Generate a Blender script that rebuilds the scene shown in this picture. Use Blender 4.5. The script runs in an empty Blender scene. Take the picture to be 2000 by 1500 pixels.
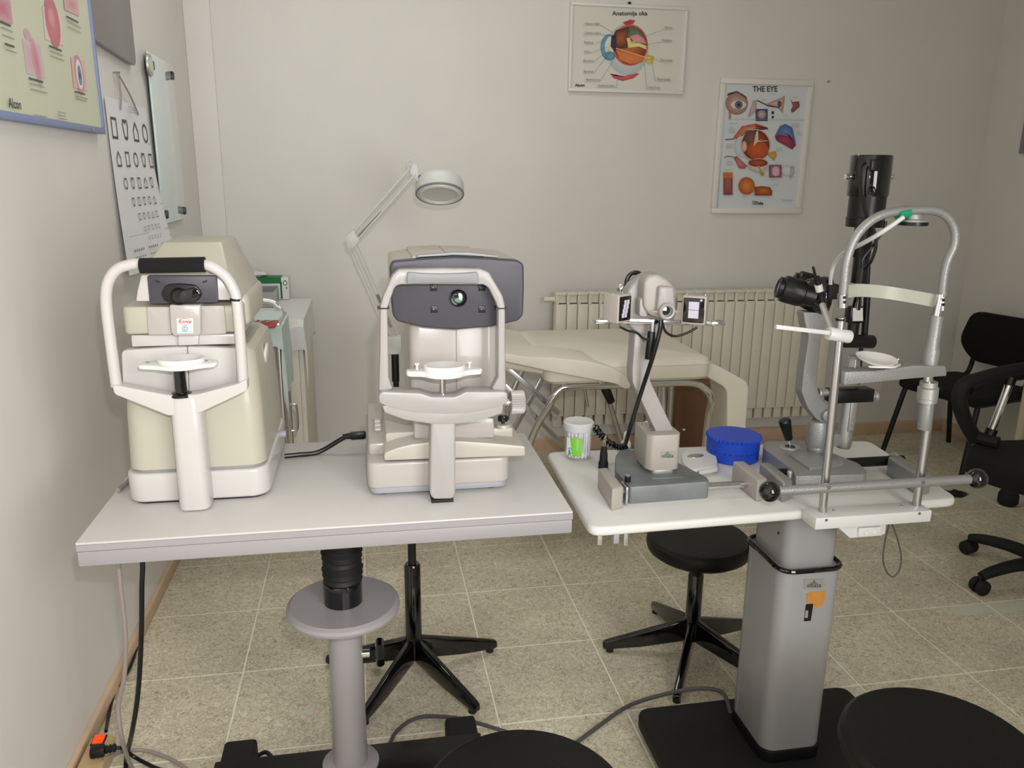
import bpy, bmesh, math, random
from mathutils import Vector, Matrix
random.seed(7)
PI = math.pi
scn = bpy.context.scene
COL = scn.collection

# ------------------------------------------------------------------ camera
CAM = Vector((0.0411426, -1.7079752, 1.3417017))
FPX = 1560.178
_y, _p, _r = 0.181506, 0.255626, 0.0114825
_f = Vector((math.sin(_y)*math.cos(_p), math.cos(_y)*math.cos(_p), -math.sin(_p)))
_rt = Vector((math.cos(_y), -math.sin(_y), 0))
_u = _rt.cross(_f)
RT = _rt*math.cos(_r) + _u*math.sin(_r)
UP = _u*math.cos(_r) - _rt*math.sin(_r)
FW = _f
cam = bpy.data.cameras.new('camera'); camo = bpy.data.objects.new('camera', cam); COL.objects.link(camo)
camo.matrix_world = Matrix(((RT.x, UP.x, -FW.x, CAM.x), (RT.y, UP.y, -FW.y, CAM.y), (RT.z, UP.z, -FW.z, CAM.z), (0, 0, 0, 1)))
cam.sensor_width = 36.0; cam.lens = FPX/2000*36; cam.clip_start = 0.05
scn.camera = camo

# ------------------------------------------------------------------ light
w = bpy.data.worlds.new('world'); scn.world = w; w.use_nodes = True
bg = w.node_tree.nodes['Background']; bg.inputs[0].default_value = (1.0, 1.0, 0.97, 1); bg.inputs[1].default_value = 0.24
def area(name, loc, target, size, sizey, energy, color):
    l = bpy.data.lights.new(name, 'AREA'); l.shape = 'RECTANGLE'; l.size = size; l.size_y = sizey; l.energy = energy; l.color = color
    o = bpy.data.objects.new(name, l); COL.objects.link(o); o.location = loc
    o.rotation_euler = (Vector(target)-Vector(loc)).to_track_quat('-Z', 'Y').to_euler()
    return o
# unseen fill lights added behind the camera and overhead, and the camera's flash
area('rear_fill', (0.95, -2.5, 1.45), (0.0, -1.85, 1.33), 1.3, 1.4, 64, (1.0, 1.0, 0.98))
area('ceiling_fill', (0.2, 0.9, 2.64), (0.2, 0.9, 0), 1.2, 0.3, 9, (1.0, 1.0, 0.97))
fl = bpy.data.lights.new('camera_flash', 'SPOT'); fl.energy = 60; fl.color = (1.0, 0.97, 1.0); fl.shadow_soft_size = 0.012
fl.spot_size = math.radians(110); fl.spot_blend = 1.0
flo = bpy.data.objects.new('camera_flash', fl); COL.objects.link(flo)
flo.location = CAM + RT*0.037 + Vector((0, 0, 0.105))
flo.rotation_euler = (Vector((-0.55, 0.5, 0.95))-flo.location).to_track_quat('-Z', 'Y').to_euler()
scn.view_settings.view_transform = 'Standard'; scn.view_settings.look = 'None'
scn.view_settings.exposure = -0.22; scn.view_settings.gamma = 1.0; scn.view_settings.use_curve_mapping = False

# ------------------------------------------------------------------ pixel -> point on a known plane
def ray(px, py): return FW + RT*((px-1000)/FPX) + UP*((750-py)/FPX)
def onX(px, py, X): d = ray(px, py); return CAM + d*((X-CAM.x)/d.x)
def onY(px, py, Y): d = ray(px, py); return CAM + d*((Y-CAM.y)/d.y)
def onZ(px, py, Z): d = ray(px, py); return CAM + d*((Z-CAM.z)/d.z)
def xz(pts, Y): return [(v.x, v.z) for v in (onY(x, y, Y) for x, y in pts)]
def xy(pts, Z): return [(v.x, v.y) for v in (onZ(x, y, Z) for x, y in pts)]
def crop(x0, y0, s): return lambda pts: [(x0+a*s, y0+b*s) for a, b in pts]
c1 = crop(180, 460, .3733); c2 = crop(680, 450, .3667); c3 = crop(1080, 500, .3465); c4 = crop(1460, 280, .5333)

# ------------------------------------------------------------------ materials
def lin(c):
    f = lambda v: v/12.92 if v <= .04045 else ((v+.055)/1.055)**2.4
    return tuple(f(v/255) for v in c)+(1,)
MATS = {}
def mat(name, rgb, rough=.5, metal=0., spec=.5, bump=0., bscale=200., var=0., vscale=8., coat=0., trans=0., ior=1.45, alpha=1., emit=None, aniso=0.):
    m = bpy.data.materials.new(name); m.use_nodes = True; nt = m.node_tree; b = nt.nodes['Principled BSDF']
    b.inputs['Base Color'].default_value = lin(rgb); b.inputs['Roughness'].default_value = rough; b.inputs['Metallic'].default_value = metal
    b.inputs['Specular IOR Level'].default_value = spec; b.inputs['Coat Weight'].default_value = coat
    b.inputs['Transmission Weight'].default_value = trans; b.inputs['IOR'].default_value = ior; b.inputs['Alpha'].default_value = alpha
    if emit: b.inputs['Emission Color'].default_value = lin(emit[0]); b.inputs['Emission Strength'].default_value = emit[1]
    tc = nt.nodes.new('ShaderNodeNewGeometry')
    if var:
        n = nt.nodes.new('ShaderNodeTexNoise'); n.inputs['Scale'].default_value = vscale; n.inputs['Detail'].default_value = 5
        nt.links.new(tc.outputs['Position'], n.inputs['Vector'])
        mx = nt.nodes.new('ShaderNodeMix'); mx.data_type = 'RGBA'
        mx.inputs[6].default_value = lin(tuple(max(0, v*(1-var)) for v in rgb)); mx.inputs[7].default_value = lin(tuple(min(255, v*(1+var)) for v in rgb))
        nt.links.new(n.outputs['Fac'], mx.inputs[0]); nt.links.new(mx.outputs[2], b.inputs['Base Color'])
    if bump:
        n = nt.nodes.new('ShaderNodeTexNoise'); n.inputs['Scale'].default_value = bscale; n.inputs['Detail'].default_value = 3
        nt.links.new(tc.outputs['Position'], n.inputs['Vector'])
        bp = nt.nodes.new('ShaderNodeBump'); bp.inputs['Strength'].default_value = bump; bp.inputs['Distance'].default_value = .002
        nt.links.new(n.outputs['Fac'], bp.inputs['Height']); nt.links.new(bp.outputs['Normal'], b.inputs['Normal'])
    MATS[name] = m; return m
mat('wall', (220, 217, 211), .55, bump=.15, bscale=60, var=.025, vscale=3)
mat('ceiling', (225, 222, 215), .8, var=.01)
mat('grout', (238, 233, 217), .8, var=.05, vscale=20)
mat('skirting', (206, 178, 150), .5, var=.08, vscale=12)
mat('ivory', (178, 172, 162), .32, var=.01, coat=.15)
mat('cream', (178, 174, 158), .32, var=.01, coat=.15)
mat('white_cream', (194, 190, 186), .28, coat=.2, var=.008)
mat('pinkish', (174, 167, 161), .25, coat=.3, var=.008)
mat('warm_grey', (162, 158, 155), .35, coat=.1, var=.01)
mat('table_grey', (196, 194, 190), .38, bump=.12, bscale=500, var=.012)
mat('table_edge', (152, 149, 151), .4, bump=.08, bscale=500, var=.01)
mat('column_grey', (150, 146, 147), .35, var=.015, coat=.1)
mat('white', (216, 215, 211), .4, var=.01)
mat('white_paint', (212, 211, 209), .35, var=.012)
mat('gloss_white', (222, 220, 217), .2, coat=.4, var=.005)
mat('black', (14, 14, 15), .35, var=.1)
mat('black_gloss', (8, 8, 9), .08, coat=.6, var=.1)
mat('black_matte', (16, 16, 17), .7, bump=.1, bscale=400, var=.1)
mat('black_leather', (13, 13, 13), .42, spec=.35, bump=.35, bscale=420, var=.12)
mat('black_fabric', (12, 12, 13), .95, bump=.3, bscale=700, var=.15)
mat('rubber', (26, 24, 24), .55, var=.1)
mat('charcoal', (64, 62, 70), .42, bump=.12, bscale=600, var=.05)
mat('pad_grey', (128, 130, 132), .45, var=.02)
mat('lip_grey', (150, 152, 158), .4, var=.02)
mat('chrome', (225, 225, 228), .12, 1., var=.02)
mat('steel', (190, 190, 190), .28, 1., var=.04)
mat('alu', (188, 188, 186), .42, .75, bump=.2, bscale=500, var=.04)
mat('hammer', (154, 154, 153), .4, .45, bump=.35, bscale=350, var=.04)
mat('slab', (116, 119, 119), .5, .3, var=.22, vscale=14, bump=.1)
mat('beige', (166, 159, 151), .38, var=.015)
mat('sticker', (160, 160, 152), .35, .3, var=.04)
mat('dark_ink', (28, 28, 30), .6, var=.05)
mat('ink_grey', (110, 110, 110), .6, var=.05)
mat('red_ink', (200, 60, 70), .6, var=.05)
mat('teal_ink', (80, 170, 170), .6, var=.05)
mat('rust', (105, 55, 45), .7, var=.2, vscale=80)
mat('orange_mark', (190, 130, 62), .6, var=.08, vscale=60)
mat('blue_plastic', (28, 70, 190), .35, var=.05)
mat('green_tape', (20, 140, 95), .45, var=.06)
mat('green', (120, 200, 60), .5, var=.04)
mat('green_box', (20, 110, 60), .5, var=.06)
mat('green_cloth', (206, 222, 218), .9, bump=.3, bscale=300, var=.04)
mat('white_cloth', (226, 226, 224), .9, bump=.3, bscale=200, var=.02)
mat('film', (226, 228, 226), .25, alpha=.75, bump=.5, bscale=40)
mat('blue_box', (105, 150, 175), .6, var=.08)
mat('red_tray', (165, 25, 30), .4, var=.08)
mat('vinyl', (234, 228, 213), .45, bump=.06, bscale=300, var=.03, vscale=5)
mat('radiator', (224, 218, 203), .42, var=.02)
mat('radiator_gap', (150, 141, 126), .7, var=.05)
mat('cardboard', (112, 82, 60), .8, var=.08, vscale=12)
mat('cabinet', (222, 219, 205), .45, var=.012)
mat('blue_frame', (128, 140, 178), .45, var=.02)
mat('chart_paper', (208, 210, 186), .5, var=.012)
mat('anat_paper', (216, 214, 203), .35, var=.008)
mat('eye_paper', (212, 216, 219), .35, var=.008)
mat('frame_white', (226, 222, 216), .4, var=.01)
mat('paper', (228, 228, 230), .6, var=.008)
mat('grey_board', (138, 134, 130), .4, .2, var=.02)
mat('glass_board', (214, 226, 224), .06, coat=.5, var=.006)
mat('glass_edge', (80, 105, 100), .15, var=.03)
mat('string', (150, 146, 142), .8, var=.05)
mat('lens_glass', (18, 30, 26), .03, coat=1., spec=1.)
mat('lens_green', (90, 130, 110), .05, coat=1., var=.2, vscale=60)
mat('magnifier_glass', (215, 225, 215), .02, trans=.9, ior=1.2, alpha=.55)
mat('clear_plastic', (246, 248, 248), .15, alpha=.13)
mat('lit_panel', (196, 190, 206), .5, var=.02)
mat('mirror', (245, 245, 245), .04, 1., var=.01)
mat('headband', (212, 214, 200), .22, trans=.35, ior=1.3, var=.05, vscale=20)
mat('lamp_grey', (205, 206, 202), .4, var=.015)
mat('cable_grey', (146, 134, 128), .5, var=.04)
mat('cable_dark', (78, 76, 76), .5, var=.05)
mat('strip_beige', (196, 170, 122), .45, var=.03)
mat('switch_orange', (255, 80, 20), .3, emit=((255, 70, 15), .5), var=.1, vscale=90)
mat('cream_post', (196, 186, 158), .45, var=.03)
# floor tile: speckled stone-look vinyl with worn patches
def floor_tile_mat():
    m = bpy.data.materials.new('floor_tile'); m.use_nodes = True; nt = m.node_tree; b = nt.nodes['Principled BSDF']; N = nt.nodes.new; L = nt.links.new
    g = N('ShaderNodeNewGeometry')
    def noise(scale, detail, rough=.6, dist=0.):
        n = N('ShaderNodeTexNoise'); n.inputs['Scale'].default_value = scale; n.inputs['Detail'].default_value = detail; n.inputs['Roughness'].default_value = rough; n.inputs['Distortion'].default_value = dist
        L(g.outputs['Position'], n.inputs['Vector']); return n.outputs['Fac']
    def ramp(fac, stops):
        r = N('ShaderNodeValToRGB'); L(fac, r.inputs[0]); el = r.color_ramp.elements
        while len(el) < len(stops): el.new(.5)
        for e, (p, c) in zip(el, stops): e.position = p; e.color = c if len(c) == 4 else lin(c)
        return r.outputs[0]
    def mix(fac, a, bb, mode='MIX'):
        x = N('ShaderNodeMix'); x.data_type = 'RGBA'; x.blend_type = mode
        if isinstance(fac, float): x.inputs[0].default_value = fac
        else: L(fac, x.inputs[0])
        for i, v in ((6, a), (7, bb)):
            if isinstance(v, tuple): x.inputs[i].default_value = v
            else: L(v, x.inputs[i])
        return x.outputs[2]
    base = ramp(noise(80, 4, .75, 1.5), [(.27, (126, 116, 96)), (.43, (200, 192, 170)), (.56, (228, 221, 200)), (.74, (248, 243, 228))])
    big = ramp(noise(3.5, 3), [(.3, (226, 223, 219)), (.7, (255, 253, 249))])
    c = mix(1.0, base, big, 'MULTIPLY')
    dark = ramp(noise(210, 2, .5, 2.5), [(.30, (1, 1, 1, 1)), (.38, (0, 0, 0, 1))])
    c = mix(dark, c, lin((126, 117, 96)))
    # worn places: pale adhesive showing, with a black core under the pale patch
    def blob(cx, cy, rx, ry, lo, hi, nscale):
        sep = N('ShaderNodeSeparateXYZ'); L(g.outputs['Position'], sep.inputs[0])
        def mth(op, a, bb):
            k = N('ShaderNodeMath'); k.operation = op
            for i, v in ((0, a), (1, bb)):
                if isinstance(v, (int, float)): k.inputs[i].default_value = v
                else: L(v, k.inputs[i])
            return k.outputs[0]
        dx = mth('DIVIDE', mth('SUBTRACT', sep.outputs[0], cx), rx); dy = mth('DIVIDE', mth('SUBTRACT', sep.outputs[1], cy), ry)
        d = mth('ADD', mth('MULTIPLY', dx, dx), mth('MULTIPLY', dy, dy))
        d = mth('ADD', d, mth('MULTIPLY', mth('SUBTRACT', noise(nscale, 4), .5), 2.6))
        return ramp(d, [(lo, (1, 1, 1, 1)), (hi, (0, 0, 0, 1))])
    pale = lin((206, 206, 188))
    for p in WORN: c = mix(blob(*p), c, pale)
    c = mix(blob(*BLACKCORE), c, lin((30, 30, 28)))
    L(c, b.inputs['Base Color']); b.inputs['Roughness'].default_value = .42; b.inputs['Specular IOR Level'].default_value = .35
    bp = N('ShaderNodeBump'); bp.inputs['Strength'].default_value = .15; bp.inputs['Distance'].default_value = .001
    L(noise(120, 3), bp.inputs['Height']); L(bp.outputs[0], b.inputs['Normal'])
    MATS['floor_tile'] = m
_a = onZ(1880, 958, 0); _b = onZ(1960, 1185, 0); _c = onZ(595, 1390, 0); _d = onZ(1640, 1300, 0); _e = onZ(1830, 968, 0)
WORN = [(_a.x, _a.y, .27, .13, .7, .98, 11), (_b.x, _b.y, .28, .05, .3, .7, 14), (_c.x, _c.y, .045, .016, .15, .4, 45), (_d.x, _d.y, .05, .03, .1, .45, 30)]
BLACKCORE = (_e.x+.09, _e.y+.01, .10, .06, .45, .65, 18)
floor_tile_mat()
def print_mat():
    m = bpy.data.materials.new('print_ink'); m.use_nodes = True; nt = m.node_tree; b = nt.nodes['Principled BSDF']
    a = nt.nodes.new('ShaderNodeVertexColor'); a.layer_name = 'Col'
    nt.links.new(a.outputs[0], b.inputs['Base Color']); b.inputs['Roughness'].default_value = .45; MATS['print_ink'] = m
print_mat()

# ------------------------------------------------------------------ mesh helpers (all in world coordinates)
def bev(bm, r, seg=2, ang=30):
    if r <= 0: return bm
    bm.normal_update()
    ed = [e for e in bm.edges if len(e.link_faces) == 2 and e.calc_face_angle(0) > math.radians(ang)]
    if ed: bmesh.ops.bevel(bm, geom=ed, offset=r, segments=seg, profile=.5, affect='EDGES', clamp_overlap=True)
    return bm
def join(*bms):
    out = bmesh.new()
    for b in bms:
        me = bpy.data.meshes.new('tmp'); b.to_mesh(me); b.free(); out.from_mesh(me); bpy.data.meshes.remove(me)
    return out
def box(x0, x1, y0, y1, z0, z1, b=0., seg=2):
    bm = bmesh.new(); bmesh.ops.create_cube(bm, size=1)
    for v in bm.verts: v.co = Vector(((x0+x1)/2+v.co.x*(x1-x0), (y0+y1)/2+v.co.y*(y1-y0), (z0+z1)/2+v.co.z*(z1-z0)))
    return bev(bm, b, seg)
def loft(rings, cap=True, closed=True):
    bm = bmesh.new(); R = [[bm.verts.new(p) for p in r] for r in rings]; n = len(R[0])
    for a, b in zip(R, R[1:]):
        for i in range(n if closed else n-1):
            j = (i+1) % n
            try: bm.faces.new((a[i], a[j], b[j], b[i]))
            except ValueError: pass
    if cap:
        bm.faces.new(list(reversed(R[0]))); bm.faces.new(R[-1])
    bmesh.ops.recalc_face_normals(bm, faces=bm.faces); return bm
def ext_y(pts, y0, y1, b=0., seg=2): return bev(loft([[(x, y0, z) for x, z in pts], [(x, y1, z) for x, z in pts]]), b, seg)
def ext_x(pts, x0, x1, b=0., seg=2): return bev(loft([[(x0, y, z) for y, z in pts], [(x1, y, z) for y, z in pts]]), b, seg)
def ext_z(pts, z0, z1, b=0., seg=2): return bev(loft([[(x, y, z0) for x, y in pts], [(x, y, z1) for x, y in pts]]), b, seg)
def rrect(x0, x1, y0, y1, r, n=5):
    o = []
    for cx, cy, a in ((x1-r, y1-r, 0), (x0+r, y1-r, 90), (x0+r, y0+r, 180), (x1-r, y0+r, 270)):
        for k in range(n+1):
            t = math.radians(a+90*k/n); o.append((cx+r*math.cos(t), cy+r*math.sin(t)))
    return o
def roundpoly(pts, r, n=4):
    o = []; m = len(pts)
    for i in range(m):
        p = Vector(pts[i]); a = Vector(pts[i-1]); b = Vector(pts[(i+1) % m])
        da, db = (a-p), (b-p); k = min(r, da.length*.45, db.length*.45)
        s = p+da.normalized()*k; e = p+db.normalized()*k
        for q in range(n+1):
            t = q/n; o.append(tuple(s*(1-t)**2+p*2*t*(1-t)+e*t*t))
    return o
def frame_of(d):
    d = Vector(d).normalized(); a = Vector((0, 0, 1)) if abs(d.z) < .9 else Vector((1, 0, 0))
    u = d.cross(a).normalized(); return u, d.cross(u).normalized(), d
def cyl(p0, p1, r0, r1=None, seg=20, b=0.):
    p0, p1 = Vector(p0), Vector(p1); r1 = r0 if r1 is None else r1; u, v, d = frame_of(p1-p0)
    ring = lambda c, r: [tuple(c+u*(r*math.cos(2*PI*i/seg))+v*(r*math.sin(2*PI*i/seg))) for i in range(seg)]
    return bev(loft([ring(p0, r0), ring(p1, r1)]), b, 2, 50)
def lathe(prof, c, axis=(0, 0, 1), seg=28, sy=1.):
    c = Vector(c); u, v, d = frame_of(axis); rings = []
    for r, h in prof: rings.append([tuple(c+d*h+u*(max(r, 1e-5)*math.cos(2*PI*i/seg))+v*(max(r, 1e-5)*math.sin(2*PI*i/seg))) for i in range(seg)])
    bm = loft(rings)
    if sy != 1.:
        for v in bm.verts: v.co.y = c.y+(v.co.y-c.y)*sy
    return bm
def catmull(P, n=6, closed=False):
    P = [Vector(p) for p in P]; o = []; m = len(P)
    rng = range(m if closed else m-1)
    for i in rng:
        g = (lambda k: P[k % m]) if closed else (lambda k: P[min(max(k, 0), m-1)])
        a, b, c, d = g(i-1), g(i), g(i+1), g(i+2)
        for k in range(n):
            t = k/n; o.append(.5*((2*b)+(c-a)*t+(2*a-5*b+4*c-d)*t*t+(3*b-a-3*c+d)*t**3))
    if not closed: o.append(P[-1])
    return o
def tube(P, r, seg=10, smooth=6, closed=False, flat=None):
    Q = catmull(P, smooth, closed) if smooth else [Vector(p) for p in P]
    n = len(Q); rings = []; u = None
    for i, q in enumerate(Q):
        t = (Q[(i+1) % n]-Q[i-1]) if closed else (Q[min(i+1, n-1)]-Q[max(i-1, 0)])
        t.normalize()
        if u is None: u = frame_of(t)[0]
        u = (u-t*u.dot(t)).normalized(); v = t.cross(u)
        rr = r(i/(n-1)) if callable(r) else r
        rings.append([tuple(q+u*(rr*math.cos(2*PI*k/seg))+v*(rr*math.sin(2*PI*k/seg))) for k in range(seg)])
    if closed: rings.append(rings[0]); bm = loft(rings, cap=False); bmesh.ops.remove_doubles(bm, verts=bm.verts, dist=1e-6); return bm
    return loft(rings)
def ball(c, r, s=(1, 1, 1), seg=20, rings=12):
    bm = bmesh.new(); bmesh.ops.create_uvsphere(bm, u_segments=seg, v_segments=rings, radius=r)
    for v in bm.verts: v.co = Vector((v.co.x*s[0], v.co.y*s[1], v.co.z*s[2]))+Vector(c)
    return bm
def bar(p0, p1, wd, hd, b=0., up=(0, 0, 1)):
    p0, p1 = Vector(p0), Vector(p1); d = (p1-p0).normalized(); s = d.cross(Vector(up)).normalized(); t = s.cross(d)
    q = lambda p: [tuple(p+s*a*wd/2+t*c*hd/2) for a, c in ((-1, -1), (1, -1), (1, 1), (-1, 1))]
    return bev(loft([q(p0), q(p1)]), b)
def band(outer, inner, y0, y1, b=0.):     # open arch: outer and inner outlines (same count), extruded in Y
    rings = [[(o[0], y0, o[1]), (o[0], y1, o[1]), (i[0], y1, i[1]), (i[0], y0, i[1])] for o, i in zip(outer, inner)]
    return bev(loft(rings), b)
def rot(bm, ang, c, axis='Z'):
    bmesh.ops.rotate(bm, verts=bm.verts, cent=Vector(c), matrix=Matrix.Rotation(ang, 3, axis)); return bm
def text_bm(body, size, fn, bold=0.):
    cu = bpy.data.curves.new('t', 'FONT'); cu.body = body; cu.size = size; cu.align_x = 'CENTER'; cu.align_y = 'CENTER'; cu.resolution_u = 2; cu.offset = bold
    o = bpy.data.objects.new('t', cu); COL.objects.link(o); dg = bpy.context.evaluated_depsgraph_get(); dg.update()
    me = bpy.data.meshes.new_from_object(o.evaluated_get(dg)); bpy.data.objects.remove(o); bpy.data.curves.remove(cu)
    bm = bmesh.new(); bm.from_mesh(me); bpy.data.meshes.remove(me)
    for v in bm.verts: v.co = fn(v.co.x, v.co.y)
    return bm

# ------------------------------------------------------------------ things and parts
def mesh_from(bm, name, m, off=(0, 0, 0), ang=32):
    me = bpy.data.meshes.new(name)
    for v in bm.verts: v.co -= Vector(off)
    bm.to_mesh(me); bm.free()
    me.materials.append(MATS[m]); me.shade_smooth(); me.set_sharp_from_angle(angle=math.radians(ang)); return me
class Thing:
    def __init__(s, name, label, cat, loc, group=None):
        s.o = bpy.data.objects.new(name, None); COL.objects.link(s.o); s.loc = Vector(loc); s.o.location = s.loc; s.o.empty_display_size = .05
        s.o['label'] = label; s.o['category'] = cat
        if group: s.o['group'] = group
    def part(s, name, bm, m, parent=None, label=None, kind=None):
        o = bpy.data.objects.new(name, mesh_from(bm, name, m, s.loc)); COL.objects.link(o); o.parent = parent or s.o
        if label: o['label'] = label
        if kind: o['kind'] = kind
        return o
def single(name, bm, m, label, cat, group=None, loc=None):
    if loc is None:
        vs = [v.co for v in bm.verts]; loc = Vector(((min(v.x for v in vs)+max(v.x for v in vs))/2, (min(v.y for v in vs)+max(v.y for v in vs))/2, min(v.z for v in vs)))
    o = bpy.data.objects.new(name, mesh_from(bm, name, m, loc)); COL.objects.link(o); o.location = loc
    o['label'] = label; o['category'] = cat
    if group: o['group'] = group
    return o
def struct(name, bm, m, parent=None, label=None):
    o = bpy.data.objects.new(name, mesh_from(bm, name, m)); COL.objects.link(o)
    if parent: o.parent = parent
    else: o['kind'] = 'structure'
    if label: o['label'] = label
    return o
class Print:           # flat print: coloured polygons in one mesh, laid on a surface by fn(u, v, lift)
    def __init__(s, fn, step=.00012): s.fn = fn; s.V = []; s.F = []; s.C = []; s.k = 0; s.step = step
    def poly(s, pts, col, cc=None):
        s.k += 1; n = len(s.V); h = s.k*s.step; P = [s.fn(u, v, h) for u, v in pts]
        if cc is None: s.V += P; s.F.append(tuple(range(n, n+len(P)))); s.C.append([col]*len(P)); return
        mu = sum(p[0] for p in pts)/len(pts); mv = sum(p[1] for p in pts)/len(pts)
        s.V += P+[s.fn(mu, mv, h)]; c = n+len(P)
        for i in range(len(P)): s.F.append((n+i, n+(i+1) % len(P), c)); s.C.append([col, col, cc])
    def ell(s, cx, cy, rx, ry, col, cc=None, a0=0, a1=360, n=28, tilt=0):
        t = math.radians(tilt); pts = []
        for k in range(n):
            a = math.radians(a0+(a1-a0)*k/(n if a1-a0 == 360 else n-1)); x, y = rx*math.cos(a), ry*math.sin(a)
            pts.append((cx+x*math.cos(t)-y*math.sin(t), cy+x*math.sin(t)+y*math.cos(t)))
        s.poly(pts, col, cc)
    def rect(s, x0, y0, x1, y1, col, cc=None): s.poly([(x0, y0), (x1, y0), (x1, y1), (x0, y1)], col, cc)
    def line(s, pts, wd, col, closed=False):
        Q = [Vector(p) for p in pts]
        if closed: Q.append(Q[0])
        for a, b in zip(Q, Q[1:]):
            d = (b-a)
            if d.length < 1e-9: continue
            d.normalize(); nn = Vector((-d.y, d.x))*wd/2; e = d*wd/2
            s.poly([tuple(a-e+nn), tuple(b+e+nn), tuple(b+e-nn), tuple(a-e-nn)], col); s.k -= 1
        s.k += 1
    def text(s, body, cx, cy, size, col, bold=0., flipv=-1, aspect=1.):
        s.k += 1; h = s.k*s.step; bm = text_bm(body, size, lambda x, y: Vector((x, y, 0)), bold); n = len(s.V)
        bm.verts.ensure_lookup_table()
        s.V += [s.fn(cx+v.co.x*aspect, cy+flipv*v.co.y, h) for v in bm.verts]
        for f in bm.faces: s.F.append(tuple(n+v.index for v in f.verts)); s.C.append([col]*len(f.verts))
        bm.free()
    def lines(s, x0, y0, x1, n, dy, wd, col, jit=.25):
        for i in range(n): s.line([(x0, y0+i*dy), (x1-(x1-x0)*random.random()*jit, y0+i*dy)], wd, col)
    def cut(s, name, parent, off):
        o = s.build(name, parent, off); s.V = []; s.F = []; s.C = []; return o
    def build(s, name, parent, off):
        me = bpy.data.meshes.new(name); me.from_pydata([tuple(Vector(v)-Vector(off)) for v in s.V], [], s.F)
        ca = me.color_attributes.new('Col', 'FLOAT_COLOR', 'CORNER'); i = 0
        for f in s.C:
            for c in f: ca.data[i].color = lin(c); i += 1
        me.materials.append(MATS['print_ink']); o = bpy.data.objects.new(name, me); COL.objects.link(o); o.parent = parent; return o
def copy_tree(o, loc, rz, label=None, parent=None):
    c = o.copy(); COL.objects.link(c); c.parent = parent
    if parent is None:
        c.location = loc; c.rotation_euler = (0, 0, rz)
        if label: c['label'] = label
    for ch in o.children: copy_tree(ch, None, None, None, c)
    return c

# ================================================================== SETTING
LW, BW, RW, TILE = -.658, 2.017, 3.145, 1/3
fl_o = struct('floor', box(LW-.05, RW+1.2, -3.4, BW+.05, -.05, -.0012), 'grout')
tile_me = mesh_from(box(.0022, TILE-.0022, .0022, TILE-.0022, -.006, 0, .0006, 1), 'tile', 'floor_tile')
for i in range(-2, 13):
    for j in range(-5, 7):
        x0, y0 = i*TILE, j*TILE
        if x0 > RW+.9 or y0 > BW: continue
        t = bpy.data.objects.new('tile', tile_me); COL.objects.link(t); t.parent = fl_o; t.location = (x0, y0, 0)
struct('wall_left', box(LW-.1, LW, -3.4, BW+.1, 0, 2.7), 'wall')
struct('wall_back', box(LW, RW, BW, BW+.1, 0, 2.7), 'wall')
struct('wall_right', box(RW, RW+.1, -3.4, BW+.1, 0, 2.7), 'wall')
struct('wall_rear', box(LW-.1, RW+.1, -3.5, -3.4, 0, .9), 'wall')
struct('ceiling', box(LW-.1, RW+.1, -3.4, BW+.1, 2.7, 2.8), 'ceiling')
struct('trim_1', box(LW, -.553, BW-.012, BW, 0, 2.7, .003), 'wall')       # shallow pipe casing in the corner
struct('baseboard_left', ext_y([(LW, 0), (LW+.012, 0), (LW+.012, .044), (LW+.004, .05), (LW, .05)], -3.4, BW-.014, .001), 'skirting')
struct('baseboard_back', ext_x([(BW, 0), (BW-.012, 0), (BW-.012, .062), (BW-.004, .07), (BW, .07)], -.55, RW, .001), 'skirting')
struct('baseboard_right', box(RW-.012, RW, -3.4, BW-.012, 0, .07, .002), 'skirting')

# ================================================================== LEFT WALL
def wl(pts, X=LW): return [(v.y, v.z) for v in (onX(a, b, X) for a, b in pts)]
# ---- framed eye-disease chart
X0 = LW+.004
th = Thing('wall_chart', 'pale green eye disease chart in a blue frame on the side wall', 'poster', (X0, .25, 1.44))
ya, yb, za, zb = -.20, .703, 1.436, 2.10
th.part('board', box(X0, X0+.012, ya+.01, yb-.01, za+.01, zb-.01), 'chart_paper')
for a in ((ya, yb, za, za+.016), (ya, yb, zb-.016, zb), (ya, ya+.016, za+.016, zb-.016), (yb-.012, yb, za+.016, zb-.016)):
    th.part('frame_bar', box(X0, X0+.018, *a, .002), 'blue_frame')
pr = Print(lambda u, v, h: (X0+.0125+h, u, v))
def quad(pxs): return wl(pxs, X0+.0125)
c5 = crop(0, 0, .3733)
def pic(q, base, light):
    if pr.V: pr.cut('illustration', th.o, th.loc)
    Q = quad(c5(q)); pr.poly(Q, base, light); return Q
Q = pic([(115, 198), (212, 238), (238, 412), (140, 385)], (206, 190, 194), (214, 160, 174))
cu, cv = sum(p[0] for p in Q)/4, sum(p[1] for p in Q)/4
pr.ell(cu-.02, cv+.045, .018, .012, (205, 170, 178)); pr.ell(cu+.012, cv-.005, .018, .05, (216, 160, 172), (206, 120, 140), tilt=12)
Q = pic([(220, 30), (318, 78), (330, 238), (235, 205)], (226, 208, 204), (218, 168, 170))
cu, cv = sum(p[0] for p in Q)/4, sum(p[1] for p in Q)/4
pr.ell(cu, cv+.01, .045, .055, (196, 110, 122), (208, 132, 140)); pr.ell(cu-.005, cv+.018, .02, .02, (212, 140, 146), (220, 160, 160))
Q = pic([(368, 298), (440, 322), (456, 478), (385, 458)], (220, 180, 182), (226, 196, 196))
cu, cv = sum(p[0] for p in Q)/4, sum(p[1] for p in Q)/4
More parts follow.
